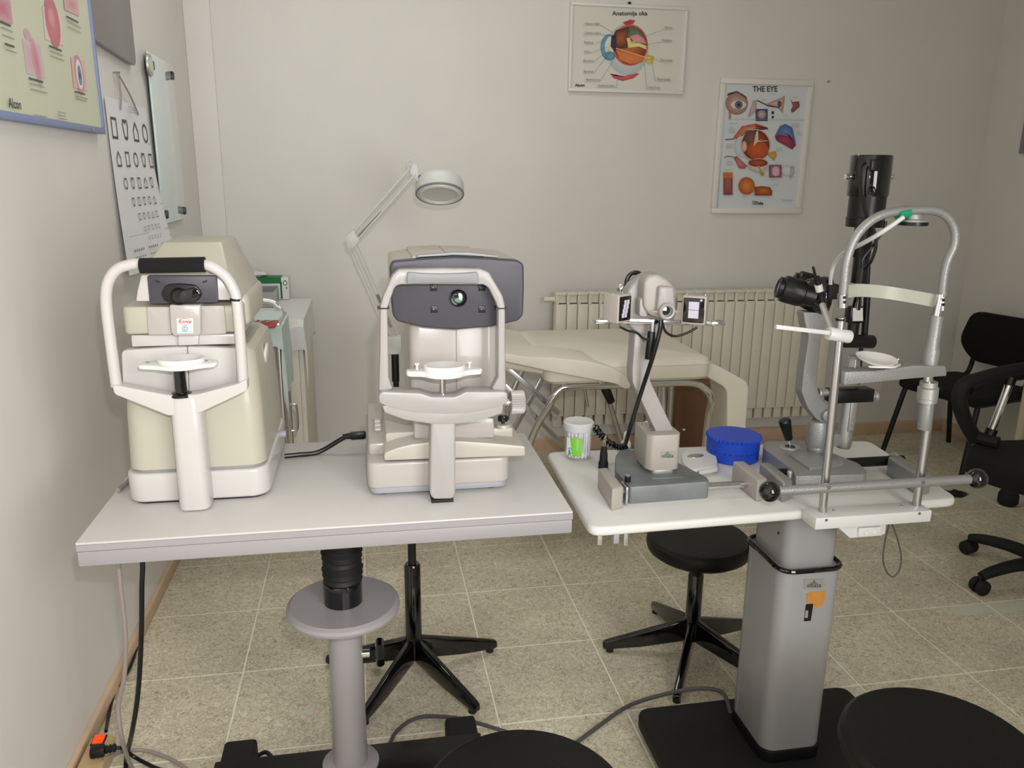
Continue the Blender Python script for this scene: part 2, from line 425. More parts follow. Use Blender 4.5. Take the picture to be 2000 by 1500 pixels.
pr.ell(cu, cv, .034, .045, (208, 136, 142), (230, 206, 204)); pr.ell(cu, cv, .022, .034, (232, 228, 228)); pr.ell(cu+.002, cv-.002, .014, .024, (90, 120, 150), (150, 170, 186)); pr.ell(cu+.002, cv-.002, .005, .009, (30, 36, 48))
Q = pic([(-60, -60), (50, 0), (64, 126), (-40, 90)], (206, 160, 170), (190, 104, 122))
Q = pic([(328, -40), (405, 0), (412, 84), (335, 50)], (220, 178, 184), (206, 134, 148))
pr.cut('illustration', th.o, th.loc)
for q in ([(0, 125), (75, 225)], [(150, 420), (245, 500)], [(255, 250), (338, 330)], [(345, 95), (425, 190)], [(388, 488), (455, 530)], [(20, 240), (76, 260)]):
    a, b = quad(c5(q)); n = max(2, int(abs(a[1]-b[1])/.009))
    pr.line([(a[0], a[1]+.004), (a[0]+(b[0]-a[0])*.8, a[1]+.004)], .004, (70, 75, 70))
    pr.lines(a[0], a[1]-.006, b[0], n, -(abs(a[1]-b[1])/n), .0022, (150, 152, 136)); pr.cut('caption', th.o, th.loc)
a = quad(c5([(68, 545)]))[0]
pr.text('Alcon', a[0], a[1], .026, (40, 44, 46), .0005, 1); pr.lines(a[0]-.02, a[1]-.018, a[0]+.02, 2, -.008, .0025, (120, 122, 112), .1); pr.cut('lettering', th.o, th.loc)
for q in ([(30, 590), (130, 606)], [(168, 600), (240, 618)], [(295, 585), (348, 625)]):
    a, b = quad(c5(q)); pr.lines(a[0], a[1], b[0], 3 if q[0][0] > 200 else 1, -.007, .0018, (150, 152, 140)); pr.cut('caption', th.o, th.loc)
th.part('screw', ball((X0+.019, onX(166, 256, X0).y, za+.008), .004, (.5, 1, 1), 10, 6), 'chrome')
# ---- grey metal board above the sight chart
G = wl(c5([(478, -150), (497, 215), (512, 250), (716, 350), (692, 0), (680, -150)]), LW+.02)
ga, gb, gz = G[1][0]-.01, G[3][0], G[3][1]
gp = roundpoly([(ga, gz+.02), (gb, gz), (gb, 2.15), (ga, 2.15)], .03)
th = Thing('metal_board', 'plain grey metal board with rounded corners above the sight chart', 'board', (LW+.002, (ga+gb)/2, gz))
th.part('panel', ext_x(gp, LW+.006, LW+.02, .003), 'grey_board'); th.part('backing', ext_x(roundpoly([(ga+.02, gz+.03), (gb-.02, gz+.02), (gb-.02, 2.13), (ga+.02, 2.13)], .02), LW+.001, LW+.0065), 'black_matte')
# ---- sight test chart hanging from a cord
th = Thing('sight_chart', 'white sight test chart of black outlined symbols hanging from a cord', 'eye chart', (LW+.006, 1.0, 1.05))
y0, y1, zt, zb_ = .787, 1.222, 1.541, 1.045
def sheet(u, v, h=0.):        # u along wall 0..1, v down 0..1: the paper bellies away from the wall lower down
    return (LW+.006+.055*v*v*(.25+.75*u)+h, y0+(y1-y0)*u+.012*v*u, zt+(zb_-zt)*v)
nu, nv = 10, 16; bm = bmesh.new(); grid = [[bm.verts.new(sheet(i/nu, j/nv)) for i in range(nu+1)] for j in range(nv+1)]
for j in range(nv):
    for i in range(nu): bm.faces.new((grid[j][i], grid[j][i+1], grid[j+1][i+1], grid[j+1][i]))
bmesh.ops.recalc_face_normals(bm, faces=bm.faces)
if sum(f.normal.x for f in bm.faces) < 0: bmesh.ops.reverse_faces(bm, faces=bm.faces)
bmesh.ops.solidify(bm, geom=bm.faces[:], thickness=.0008); bmesh.ops.recalc_face_normals(bm, faces=bm.faces)
th.part('sheet', bm, 'paper')
pr = Print(lambda u, v, h: sheet(u, v, .0012+h)); AS = (y1-y0)/(zt-zb_)
INK = (32, 32, 34)
def symbol(kind, cu, cv, s):      # s = height in v units
    wv = s*.5; wu = wv/AS*1.05; T = lambda P: [(cu+a*wu, cv+b*wv) for a, b in P]; wd = s*.135
    if kind == 's': P = T([(-.85, -1), (.85, -1), (.85, 1), (-.85, 1)])
    elif kind == 'h': P = T([(-.9, -.1), (0, -1), (.9, -.1), (.9, 1), (-.9, 1)])
    elif kind == 'o': P = T([(math.cos(t*PI/9), math.sin(t*PI/9)) for t in range(18)])
    else: P = T([(0, -.72), (.25, -1), (.7, -1), (.95, -.5), (.75, .1), (.55, .8), (.2, 1), (0, .8), (-.2, 1), (-.55, .8), (-.75, .1), (-.95, -.5), (-.7, -1), (-.25, -1)])
    pr.line(P, wd, INK, True); pr.cut('symbol', th.o, th.loc)
rows = [('sahoX', .165, .105, .10, .90), ('hsoas', .335, .078, .13, .92), ('oasha', .475, .06, .20, .82), ('asaoh', .585, .046, .30, .80), ('saohs', .675, .037, .37, .77), ('hasao', .75, .028, .43, .75), ('asohs', .81, .02, .47, .72)]
rows[0] = ('saho', .165, .105, .12, .88)
for syms, v, s, u0, u1 in rows:
    for k, ch in enumerate(syms): symbol(ch, u0+(u1-u0)*k/(len(syms)-1), v, s)
    pr.line([(.94, v+s*.6), (.985, v+s*.6)], .004, (150, 150, 150))
for r, (v, s) in enumerate(((.865, .014), (.905, .011), (.935, .008), (.96, .006))):
    for g in range(3):
        for k in range(5): pr.rect(.12+g*.29+k*.042, v-s/2, .12+g*.29+k*.042+.022, v+s/2, (120+r*18,)*3)
pr.line([(.02, .775), (.42, .775)], .002, (120, 120, 120)); pr.line([(.8, .775), (.98, .775)], .002, (120, 120, 120))
for k in range(3): pr.line([(.40, .03+k*.014), (.60, .03+k*.014)], .004, (150, 150, 150))
pr.build('fine_print', th.o, th.loc)['kind'] = 'stuff'
nail = onX(229, 142, LW+.012)
for u in (.30, .74):
    e = sheet(u, .055); th.part('cord', tube([nail, (nail.x+.003, (nail.y+e[1])/2, (nail.z+e[2])/2), (e[0]+.003, e[1], e[2])], .0028, 6, 3), 'string')
th.part('nail', cyl((LW, nail.y, nail.z), (LW+.02, nail.y, nail.z), .003, seg=8), 'steel')
# ---- glass magnet board with four clips
gy0, gy1, gz0, gz1 = 1.275, 1.63, 1.166, 1.723
th = Thing('glass_board', 'narrow pale glass board held to the wall by black clips', 'board', (LW, (gy0+gy1)/2, gz0))
th.part('pane', box(LW+.012, LW+.018, gy0, gy1, gz0, gz1, .001), 'glass_board'); th.part('pane_edge', box(LW+.010, LW+.012, gy0+.001, gy1-.001, gz0+.001, gz1-.001), 'glass_edge')
for a in (gy0+.03, gy1-.03):
    for b in (gz0+.03, gz1-.04): th.part('clip', box(LW, LW+.026, a-.013, a+.013, b-.014, b+.014, .003), 'black')
m_ = onX(291, 127, LW+.02)
th = Thing('disc_magnet', 'round beige disc magnet stuck on the glass board', 'magnet', m_)
th.part('disc', lathe([(.0, 0), (.034, 0), (.036, .003), (.034, .008), (.026, .009), (0, .009)], (LW+.018, m_.y, m_.z), (1, 0, 0)), 'alu')
th.part('disc_face', lathe([(0, 0), (.024, 0), (.024, .0012), (0, .0012)], (LW+.027, m_.y, m_.z), (1, 0, 0)), 'chart_paper')

# ================================================================== BACK WALL
YB = BW-.004
def poster(name, label, corners, paper, fw, fmat):
    P = [onY(a, b, BW-.01) for a, b in corners]
    x0 = (P[0].x+P[3].x)/2; x1 = (P[1].x+P[2].x)/2; zt = (P[0].z+P[1].z)/2; zb = (P[2].z+P[3].z)/2
    th = Thing(name, label, 'poster', ((x0+x1)/2, BW-.01, zb))
    th.part('board', box(x0+fw*.5, x1-fw*.5, BW-.012, BW-.002, zb+fw*.5, zt-fw*.5), paper)
    for a in ((x0, x1, zt-fw, zt), (x0, x1, zb, zb+fw), (x0, x0+fw, zb+fw, zt-fw), (x1-fw, x1, zb+fw, zt-fw)):
        th.part('frame_bar', box(a[0], a[1], BW-.02, BW-.001, a[2], a[3], .003), fmat)
    return th
def pprint(u, v, h): return onY(u, v, BW-.0125-h)
c6 = lambda P: [(1090+a*.2933, a_ and 0 or b*.2933) for a, b in P for a_ in (0,)]
th = poster('anatomy_poster', 'landscape poster titled Anatomija oka with one cutaway eyeball', [(1115, 2), (1343, 16), (1333, 186), (1108, 177)], 'anat_paper', .014, 'frame_white')
class P6(Print):
    pass
pr = P6(lambda u, v, h: pprint(1090+u*.2933, v*.2933, h), .0002)
pr.text('Anatomija oka', 478, 90, 40, (36, 36, 38), 1.0); pr.text('Alcon', 145, 568, 27, (30, 30, 34), 1.2)
DK = (90, 92, 88); pr.cut('lettering', th.o, th.loc)
pr.ell(462, 330, 140, 172, (178, 186, 184), (222, 222, 214)); pr.poly([(430, 150), (480, 130), (515, 136), (500, 158), (450, 170)], (196, 60, 66), (150, 50, 56))
pr.poly([(345, 490), (370, 520), (430, 540), (500, 522), (542, 490), (520, 488), (440, 512), (380, 505)], (190, 54, 66), (216, 110, 112))
pr.ell(340, 315, 58, 88, (96, 142, 164), (130, 176, 192)); pr.ell(352, 312, 40, 70, (214, 222, 220)); pr.ell(346, 372, 36, 30, (76, 128, 152), (110, 160, 178))
pr.ell(480, 300, 118, 138, (196, 84, 70), (214, 120, 90)); pr.ell(482, 302, 108, 128, (120, 48, 22), (196, 112, 48))
pr.poly([(385, 200), (470, 180), (470, 250), (460, 320), (370, 322), (362, 250)], (60, 26, 16), (176, 92, 36))
pr.poly([(475, 180), (520, 185), (575, 240), (590, 300), (540, 288), (480, 300), (458, 250)], (78, 96, 70), (120, 130, 96))
pr.poly([(480, 240), (530, 228), (572, 256), (588, 290), (530, 282), (482, 290)], (214, 130, 138), (222, 150, 150))
pr.poly([(455, 255), (480, 250), (482, 290), (540, 285), (588, 305), (588, 330), (540, 310), (470, 318)], (222, 204, 120), (236, 220, 150))
pr.poly([(385, 330), (580, 380), (560, 415), (480, 428), (410, 400)], (206, 110, 50), (220, 130, 66)); pr.line([(375, 318), (580, 380)], 5, (232, 190, 150))
pr.poly([(355, 240), (385, 225), (390, 300), (380, 345), (350, 310)], (34, 26, 44), (60, 40, 60)); pr.ell(338, 312, 10, 28, (226, 214, 160))
pr.poly([(575, 385), (600, 370), (640, 372), (632, 415), (600, 428), (578, 402)], (206, 178, 80), (226, 200, 110)); pr.line([(580, 400), (632, 392)], 4, (150, 120, 40))
pr.cut('illustration', th.o, th.loc)
for tx, ty, s_, ex, ey in ((228, 158, 'Ciliarno tijelo', 360, 215), (230, 220, 'Ciliarna sunica', 345, 235), (204, 282, 'Rožnica', 325, 262), (192, 343, 'Leća', 330, 312), (200, 404, 'Šarenica', 340, 330), (202, 475, 'Spojnica', 350, 345), (232, 530, 'Bjeloočnica', 370, 405), (322, 570, 'Staklasto tijelo', 400, 500), (736, 183, 'Žilnica', 560, 250), (725, 268, 'Mrežnica', 585, 298), (722, 400, 'Žuta pjega', 590, 360), (702, 527, 'Slijepa pjega', 622, 400), (638, 582, 'Vidni živac', 575, 420)):
    pr.text(s_, tx, ty, 19, (96, 98, 92)); wd = len(s_)*4.2; sd = 1 if ex > tx else -1
    pr.line([(tx-wd, ty+12), (tx+wd, ty+12)], 1.6, DK); pr.line([(tx+sd*wd, ty+12), (ex, ey)], 1.6, DK); pr.cut('caption', th.o, th.loc)
hk = onY(1229, 7, BW-.01); th.part('hanger', ball((hk.x, BW-.014, hk.z), .008, (1, .5, 1), 10, 6), 'black')
th = poster('anatomy_poster', 'tall white framed poster titled THE EYE with many eye drawings', [(1408, 152), (1587, 157), (1563, 418), (1388, 416)], 'eye_paper', .026, 'frame_white')
pr = P6(lambda u, v, h: pprint(1090+u*.2933, v*.2933, h), .0002)
pr.line([(1112, 545), (1672, 552), (1590, 1395), (1062, 1388)], 3, (150, 164, 176), True)
pr.text('THE EYE', 1378, 594, 52, (70, 66, 70), 1.6, aspect=.85)
pr.cut('lettering', th.o, th.loc)
pr.ell(1190, 690, 75, 75, (150, 112, 104), (206, 172, 158)); pr.poly([(1125, 640), (1190, 615), (1262, 660), (1250, 640), (1190, 605), (1130, 622)], (96, 62, 54)); pr.ell(1202, 698, 52, 28, (216, 206, 204)); pr.ell(1203, 698, 26, 27, (78, 92, 92), (120, 130, 128)); pr.ell(1203, 698, 10, 11, (18, 20, 22)); pr.rect(1138, 735, 1150, 795, (176, 110, 60))
pr.cut('illustration', th.o, th.loc)
pr.poly([(1300, 670), (1325, 665), (1320, 740), (1270, 780), (1265, 770)], (176, 148, 150), (200, 176, 176)); pr.cut('illustration', th.o, th.loc); pr.rect(1316, 725, 1396, 806, (64, 60, 104), (130, 110, 130)); pr.ell(1356, 762, 28, 28, (160, 130, 126), (200, 180, 170))
pr.cut('illustration', th.o, th.loc)
pr.poly([(1390, 690), (1490, 650), (1510, 636), (1508, 665), (1495, 755), (1470, 720), (1400, 700)], (172, 118, 92), (222, 206, 196)); pr.line([(1330, 670), (1400, 705), (1470, 715)], 7, (44, 52, 54)); pr.ell(1474, 692, 14, 22, (90, 80, 100))
pr.cut('illustration', th.o, th.loc)
pr.poly([(1545, 655), (1560, 680), (1605, 675), (1610, 710), (1560, 752), (1550, 735), (1565, 705)], (120, 70, 62), (160, 96, 84)); pr.cut('illustration', th.o, th.loc); pr.ell(1430, 750, 9, 11, (40, 62, 60)); pr.ell(1430, 780, 8, 10, (50, 70, 66))
pr.cut('illustration', th.o, th.loc)
pr.line([(1140, 793), (1640, 800)], 2, (150, 160, 168))
pr.cut('illustration', th.o, th.loc)
# middle eyeball
pr.poly([(1165, 920), (1225, 840), (1320, 822), (1392, 848), (1392, 860), (1320, 852), (1250, 872), (1200, 930)], (190, 76, 70), (220, 160, 110)); pr.line([(1320, 840), (1392, 856)], 12, (110, 24, 26)); pr.line([(1115, 930), (1168, 925)], 6, (70, 70, 72))
pr.ell(1225, 975, 50, 70, (184, 200, 206), (216, 224, 226)); pr.ell(1312, 965, 102, 108, (206, 180, 170), (206, 180, 170)); pr.ell(1315, 965, 93, 100, (104, 38, 26), (190, 84, 42)); pr.ell(1285, 920, 48, 54, (96, 62, 66), (130, 84, 80))
pr.ell(1330, 1000, 72, 62, (176, 70, 34), (206, 96, 46)); pr.poly([(1300, 975), (1318, 880), (1332, 866), (1330, 935), (1400, 938), (1330, 945)], (226, 190, 150), (236, 206, 170)); pr.ell(1240, 975, 18, 36, (206, 150, 140), (226, 200, 190))
pr.poly([(1395, 1022), (1450, 1005), (1455, 1035), (1440, 1070), (1400, 1035)], (190, 140, 56), (214, 166, 80))
pr.poly([(1168, 1045), (1190, 1040), (1260, 1105), (1240, 1125), (1205, 1120)], (176, 74, 76), (206, 130, 110)); pr.line([(1108, 1050), (1130, 1040), (1165, 1044)], 5, (90, 90, 92))
pr.ell(1332, 1100, 66, 46, (190, 176, 170), (214, 206, 200)); pr.ell(1332, 1085, 64, 26, (120, 44, 26), (190, 92, 50)); pr.line([(1335, 1110), (1358, 1155)], 12, (196, 150, 66)); pr.ell(1360, 1158, 14, 14, (186, 142, 60))
pr.cut('illustration', th.o, th.loc)
pr.poly([(1480, 840), (1515, 825), (1560, 850), (1585, 960), (1545, 905), (1485, 890), (1445, 905)], (60, 96, 168), (120, 140, 190)); pr.poly([(1445, 905), (1485, 895), (1545, 910), (1585, 965), (1560, 995), (1500, 960), (1455, 935)], (128, 30, 66), (170, 70, 100))
pr.cut('illustration', th.o, th.loc)
pr.rect(1406, 1098, 1488, 1182, (110, 62, 84), (196, 150, 170)); pr.ell(1450, 1140, 26, 34, (206, 160, 176), (226, 190, 200)); pr.cut('illustration', th.o, th.loc); pr.ell(1528, 1135, 40, 34, (200, 204, 206), (220, 224, 226)); pr.poly([(1545, 1110), (1572, 1105), (1570, 1150), (1548, 1195)], (150, 154, 156), (200, 204, 206))
pr.cut('illustration', th.o, th.loc)
# bottom row
pr.rect(1102, 1148, 1162, 1298, (132, 62, 66), (168, 92, 88)); pr.rect(1106, 1148, 1164, 1185, (206, 120, 56), (190, 96, 44)); pr.cut('illustration', th.o, th.loc); pr.ell(1256, 1238, 54, 58, (176, 74, 28), (222, 138, 66)); pr.cut('illustration', th.o, th.loc); pr.poly([(1308, 1245), (1360, 1240), (1410, 1246), (1426, 1270), (1424, 1302), (1310, 1302)], (130, 52, 18), (206, 112, 50))
pr.cut('illustration', th.o, th.loc)
pr.line([(1300, 1250), (1312, 1285)], 4, (190, 160, 110)); pr.text('Théa', 1338, 1354, 30, (30, 30, 34), .8); pr.line([(1296, 1340), (1308, 1340), (1308, 1358), (1300, 1362), (1296, 1356)], 3, (40, 40, 44), True)
for q in ((1140, 822, 1200, 1), (1140, 850, 1180, 5), (1120, 960, 1165, 4), (1125, 1075, 1165, 4), (1555, 825, 1610, 3), (1590, 880, 1620, 3), (1455, 985, 1500, 3), (1110, 1132, 1165, 1), (1415, 1232, 1480, 1), (1495, 1330, 1570, 2), (1225, 1312, 1270, 1), (1420, 625, 1465, 1), (1360, 660, 1390, 2), (1565, 648, 1600, 1), (1500, 770, 1530, 1), (1410, 1196, 1480, 1)):
    pr.lines(q[0], q[1], q[2], q[3], 9, 2.4, (160, 168, 174)); pr.cut('caption', th.o, th.loc)
# ---- nail in the wall
nl = onY(1617, 160, BW); single('wall_nail', cyl((nl.x, BW-.012, nl.z), (nl.x, BW+.002, nl.z), .005, seg=8), 'steel', 'small bare nail in the back wall beside THE EYE poster', 'nail', loc=(nl.x, BW, nl.z))
# ---- picture frame on the far wall, just in view
nl = onX(1993, 300, RW-.01); th = Thing('picture_frame', 'thin grey framed picture on the far side wall', 'picture', (RW-.01, nl.y-.2, nl.z))
th.part('frame', join(box(RW-.02, RW-.001, nl.y-.02, nl.y, nl.z, nl.z+.6), box(RW-.02, RW-.001, nl.y-.42, nl.y-.40, nl.z, nl.z+.6), box(RW-.02, RW-.001, nl.y-.40, nl.y-.02, nl.z, nl.z+.02), box(RW-.02, RW-.001, nl.y-.40, nl.y-.02, nl.z+.58, nl.z+.6)), 'pad_grey')
th.part('sheet', box(RW-.008, RW-.002, nl.y-.40, nl.y-.02, nl.z+.02, nl.z+.58), 'paper')
# ---- radiator: 27 sections
rx0, rx1, rz0, rz1, ry = .905, 2.325, .155, .815, BW-.10
th = Thing('radiator', 'long cream panel radiator of upright sections under the window-less wall', 'radiator', ((rx0+rx1)/2, ry, rz0))
th.o['label'] = 'long cream ribbed radiator on the wall behind the examination couch'
n = 27; sw = (rx1-rx0)/n
sec = join(ext_z([(.0035, -.03), (sw-.0035, -.03), (sw-.001, -.022), (sw-.001, .03), (.001, .03), (.001, -.022)], rz0+.06, rz1-.055, .002),
           box(.006, sw-.006, -.008, .026, rz0, rz0+.06, .003), box(.001, sw*.32, -.022, .03, rz1-.055, rz1-.002, .003), box(sw*.05, sw-.002, -.016, .03, rz1-.05, rz1, .003), box(.001, sw-.001, -.026, -.012, rz1-.012, rz1, .002))
sec_me = mesh_from(sec, 'section', 'radiator', (0, 0, rz0))
for i in range(n):
    o = bpy.data.objects.new('section', sec_me); COL.objects.link(o); o.parent = th.o; o.location = (rx0+i*sw-th.loc.x, 0, 0)
th.part('rear_panel', box(rx0, rx1, ry+.028, ry+.04, rz0+.02, rz1-.03), 'radiator_gap')
th.part('pipe', cyl((rx0-.05, ry+.01, rz1-.035), (rx0+.01, ry+.01, rz1-.035), .012), 'radiator'); th.part('bracket', box(rx0+.3, rx0+.33, ry+.03, BW-.001, rz0+.1, rz1-.1), 'radiator_gap')

# ================================================================== GREY INSTRUMENT TABLE
T1 = .725; tx0, tx1, ty0, ty1 = -.465, .4125, -.345, .141
cx_, cy_ = -.030, -.160
th = Thing('instrument_table', 'grey laminate instrument table on a round column with a disc shelf', 'table', (cx_, cy_, 0))
th.part('tabletop', box(tx0, tx1, ty0, ty1, T1-.005, T1, .0022, 2), 'table_grey')
th.part('edge_band', box(tx0, tx1, ty0, ty1, T1-.017, T1-.005, .001, 1), 'table_edge')
th.part('apron', box(tx0+.001, tx1-.001, ty0+.001, ty1-.001, T1-.045, T1-.0175, .002, 2), 'table_edge')
th.part('column', cyl((cx_, cy_, .075), (cx_, cy_, .45), .0375, .0345, 32), 'column_grey')
th.part('column_flange', lathe([(.0, 0), (.062, 0), (.062, .006), (.05, .012), (.0, .012)], (cx_, cy_, .068)), 'column_grey')
th.part('disc_shelf', lathe([(.0, 0), (.104, 0), (.116, .006), (.118, .012), (.116, .019), (.109, .024), (0, .024)], (cx_, cy_, .448), seg=48), 'column_grey')
th.part('collar', lathe([(0, 0), (.040, 0), (.040, .045), (.038, .048), (0, .048)], (cx_, cy_, .472), seg=32), 'black_gloss')
prof = [(0, 0)]
for k in range(13): z = .0+k*.0127; prof += [(.0355, z), (.0405+.0012*(k % 3), z+.005), (.0355, z+.0112)]
prof.append((0, .166)); th.part('bellows', lathe(prof, (cx_+.001, cy_, .519), seg=32), 'rubber')
kz = onY(728, 1275, cy_).z
kn = th.part('clamp_screw', cyl((cx_+.03, cy_, kz), (cx_+.066, cy_, kz), .009, seg=16), 'chrome')
th.part('knob', lathe([(0, 0), (.012, 0), (.013, .012), (.027, .014), (.030, .018), (.030, .026), (.026, .031), (0, .031)], (cx_+.05, cy_, kz), (1, 0, 0), 6), 'black_gloss', kn)
th.part('crossbar', box(-.33, .27, -.215, -.102, .012, .068, .006), 'black')
for x in (-.283, .228):
    f = th.part('foot', box(x-.037, x+.037, -.455, -.033, .016, .066, .010, 3), 'black_matte')
    for y in (-.09, -.42): th.part('glide', cyl((x, y, 0), (x, y, .018), .02, seg=14), 'rubber', f)

# ================================================================== CREAM EYE DEVICE WITH BLACK GRIP (table 1, by the wall)
yf, yp = -.1915, -.240
X = lambda P, Y: xz(c1(P), Y)
th = Thing('eye_screening_device', 'yellowed cream boxy eye device with black forehead grip and white chin rest', 'eye device', (-.29, -.05, T1))
bx0, bx1 = -.4225, -.160
th.part('base', ext_z(rrect(bx0, bx1, yf, .17, .035, 6), T1+.004, T1+.062, .006, 3), 'white_cream')
th.part('base_foot', ext_z(rrect(bx0+.008, bx1-.008, yf+.008, .16, .03, 6), T1, T1+.006), 'black')
th.part('seam', ext_z(rrect(bx0+.012, bx1-.012, yf+.014, .155, .03, 6), T1+.06, T1+.070), 'lip_grey')
def ring(x0, x1, y0, y1, r, z): return [(a, b, z) for a, b in rrect(x0, x1, y0, y1, r, 6)]
th.part('body', bev(loft([ring(-.417, -.164, yf+.006, .165, .034, T1+.068), ring(-.414, -.166, yf+.010, .162, .034, .90), ring(-.406, -.172, yf+.018, .135, .034, .995), ring(-.400, -.176, yf+.026, .125, .034, 1.012), ring(-.388, -.188, yf+.040, .110, .03, 1.022)]), 0), 'cream')
th.part('front_panel', ext_y(roundpoly(X([(150, 600), (500, 580), (770, 590), (775, 770), (480, 830), (160, 810)], yf+.004), .01), yf+.004, yf+.03, .004), 'white_cream')
th.part('panel_seam', ext_y(X([(494, 520), (498, 520), (510, 830), (506, 830)], yf+.0025), yf+.0025, yf+.01), 'ink_grey')
th.part('neck', ext_y(X([(200, 522), (755, 515), (755, 570), (205, 585)], yf+.01), yf+.012, .08, .003), 'white_cream')
th.part('neck_step', ext_y(X([(448, 520), (556, 518), (556, 574), (448, 578)], yf), yf, yf+.03, .003), 'white_cream')
hz0 = onY(*c1([(300, 520)])[0], yf).z; hz1 = onY(*c1([(300, 372)])[0], yf).z
mx0 = onY(238, 630, yf).x; mx1 = onY(473, 640, yf).x
th.part('head_block', ext_z(rrect(mx0, mx1, yf+.004, .075, .012, 4), hz0, hz1, .006, 2), 'cream')
th.part('side_pod', ext_z(rrect(mx1-.03, mx1+.008, yf+.05, .085, .014, 4), hz0+.004, hz1+.012, .01, 3), 'cream')
for q in ([(283, 372), (405, 372), (420, 520), (292, 522)], [(566, 368), (690, 366), (703, 514), (560, 520)]):
    th.part('front_cover', ext_y(roundpoly(X(q, yf), .004), yf-.001, yf+.02, .003), 'pinkish')
cb = th.part('centre_block', ext_y(roundpoly(X([(402, 362), (568, 362), (568, 515), (555, 526), (425, 526), (412, 505)], yf-.012), .004), yf-.012, yf+.02, .004), 'pinkish')
st = th.part('sticker', ext_y(X([(443, 434), (527, 433), (528, 510), (446, 511)], yf-.0125), yf-.0128, yf-.011), 'paper')
pr = Print(lambda u, v, h: onY(180+u*.3733, 460+v*.3733, yf-.0129-h), .0001)
E1 = [(485+33*math.cos(t*PI/14), 450+15*math.sin(t*PI/14)) for t in range(28)]
pr.line(E1, 2.2, (206, 70, 84), True); pr.text('Kowa', 485, 450, 27, (200, 50, 66), .7, aspect=.95)
pr.line([(485+15*math.cos(t*PI/10), 486+15*math.sin(t*PI/10)) for t in range(20)], 3, (90, 176, 178), True); pr.line([(485+7*math.cos(t*PI/8), 486+7*math.sin(t*PI/8)) for t in range(16)], 3, (120, 190, 190), True); pr.line([(455, 503), (522, 502)], 2.2, (90, 170, 176))
pr.build('sticker_print', st, th.loc)
# upper head: sloping roof, white face, dark lens panel
P_ = lambda a, b, Y: onY(*c1([(a, b)])[0], Y)
zA, zB = P_(300, 345, yf).z, P_(300, 205, yf).z
zT = zB+.052
xl0, xr0 = P_(226, 340, yf).x, P_(742, 335, yf).x; xl1, xr1 = P_(255, 200, yf).x, P_(690, 200, yf).x
th.part('face_plate', bev(loft([[(xl0, yf-.002, zA), (xr0, yf-.002, zA), (xr0, yf+.03, zA), (xl0, yf+.03, zA)], [(xl0+.005, yf-.002, zA+.02), (xr0-.004, yf-.002, zA+.02), (xr0-.004, yf+.03, zA+.02), (xl0+.005, yf+.03, zA+.02)], [(xl1, yf-.002, zB), (xr1, yf-.002, zB), (xr1, yf+.03, zB), (xl1, yf+.03, zB)]]), .004), 'white_cream')
th.part('hood', bev(loft([[(xl0+.002, yf+.012, zA-.002), (xr0+.012, yf+.012, zA-.002), (xr0+.014, .07, zA-.002), (xl0+.002, .07, zA-.002)], [(xl1-.002, yf+.006, zB+.004), (xr1+.006, yf+.006, zB+.004), (xr1+.006, .06, zB+.004), (xl1-.002, .06, zB+.004)], [(xl1+.024, yf+.075, zT), (xr1-.012, yf+.075, zT), (xr1-.012, .045, zT), (xl1+.024, .045, zT)]]), .006, 3), 'cream')
pn = th.part('lens_panel', ext_y(roundpoly(X([(285, 208), (652, 208), (661, 352), (300, 358)], yf-.006), .006), yf-.006, yf+.004, .002), 'charcoal')
th.part('lens_surround', ext_y(roundpoly(X([(360, 300), (385, 258), (440, 250), (545, 258), (580, 305), (545, 352), (410, 356), (375, 340)], yf-.010), .014), yf-.012, yf-.004, .003), 'black', pn)
lc = P_(455, 318, yf-.012); th.part('lens_barrel', lathe([(0, 0), (.0165, 0), (.0155, .009), (.0125, .011), (.011, .0095), (0, .009)], (lc.x, yf-.006, lc.z), (0, -1, 0)), 'black', pn)
th.part('lens_barrel', ext_y(roundpoly(X([(455, 290), (545, 268), (575, 305), (540, 350), (455, 354)], yf-.012), .012), yf-.018, yf-.01, .003), 'black_gloss', pn)
for q in ([(330, 232), (355, 240), (352, 248), (334, 244)], [(578, 240), (604, 232), (600, 244), (580, 248)]): th.part('sensor_slot', ext_y(X(q, yf-.0065), yf-.0075, yf-.005), 'black_gloss', pn)
# chin-rest frame
th.part('pillar', bev(loft([[(a, b, T1+.002) for a, b in rrect(P_(448, 1430, yp).x, P_(614, 1425, yp).x, yp, yf+.012, .016, 4)], [(a, b, P_(470, 850, yp).z) for a, b in rrect(P_(395, 850, yp).x, P_(560, 850, yp).x, yp, yf+.012, .016, 4)]]), .004), 'white_cream')
ar = roundpoly(X([(103, 782), (150, 790), (400, 838), (545, 834), (762, 778), (808, 752), (812, 812), (562, 930), (400, 946), (113, 832)], yp), .006)
th.part('yoke', ext_y(ar, yp+.002, yp+.032, .005, 3), 'white_cream')
ap = [(128, 790), (118, 720), (92, 520), (74, 350), (84, 245), (130, 178), (200, 152), (260, 148), (420, 146), (560, 150), (632, 166), (700, 215), (742, 285), (758, 350), (775, 540), (790, 770)]
th.part('arch', tube([onY(*c1([p])[0], yp+.016) for p in ap], .0095, 14, 5), 'white_cream')
for a, b in ((752, 335),):
    q = P_(a, b, yp+.016); th.part('joint_ring', cyl((q.x, q.y, q.z-.002), (q.x+.0003, q.y, q.z+.002), .0104, seg=18), 'black')
g0, g1 = P_(250, 160, yp+.01), P_(588, 156, yp+.01)
th.part('forehead_grip', loft([[(x, yp+.014+.016*math.cos(t*PI/10), z+.0135*math.sin(t*PI/10)+(.001 if k else 0)) for t in range(20)] for k, (x, z) in enumerate(((g0.x, g0.z), (g1.x, g1.z)))]), 'black_fabric')
cz = P_(455, 690, yp).z
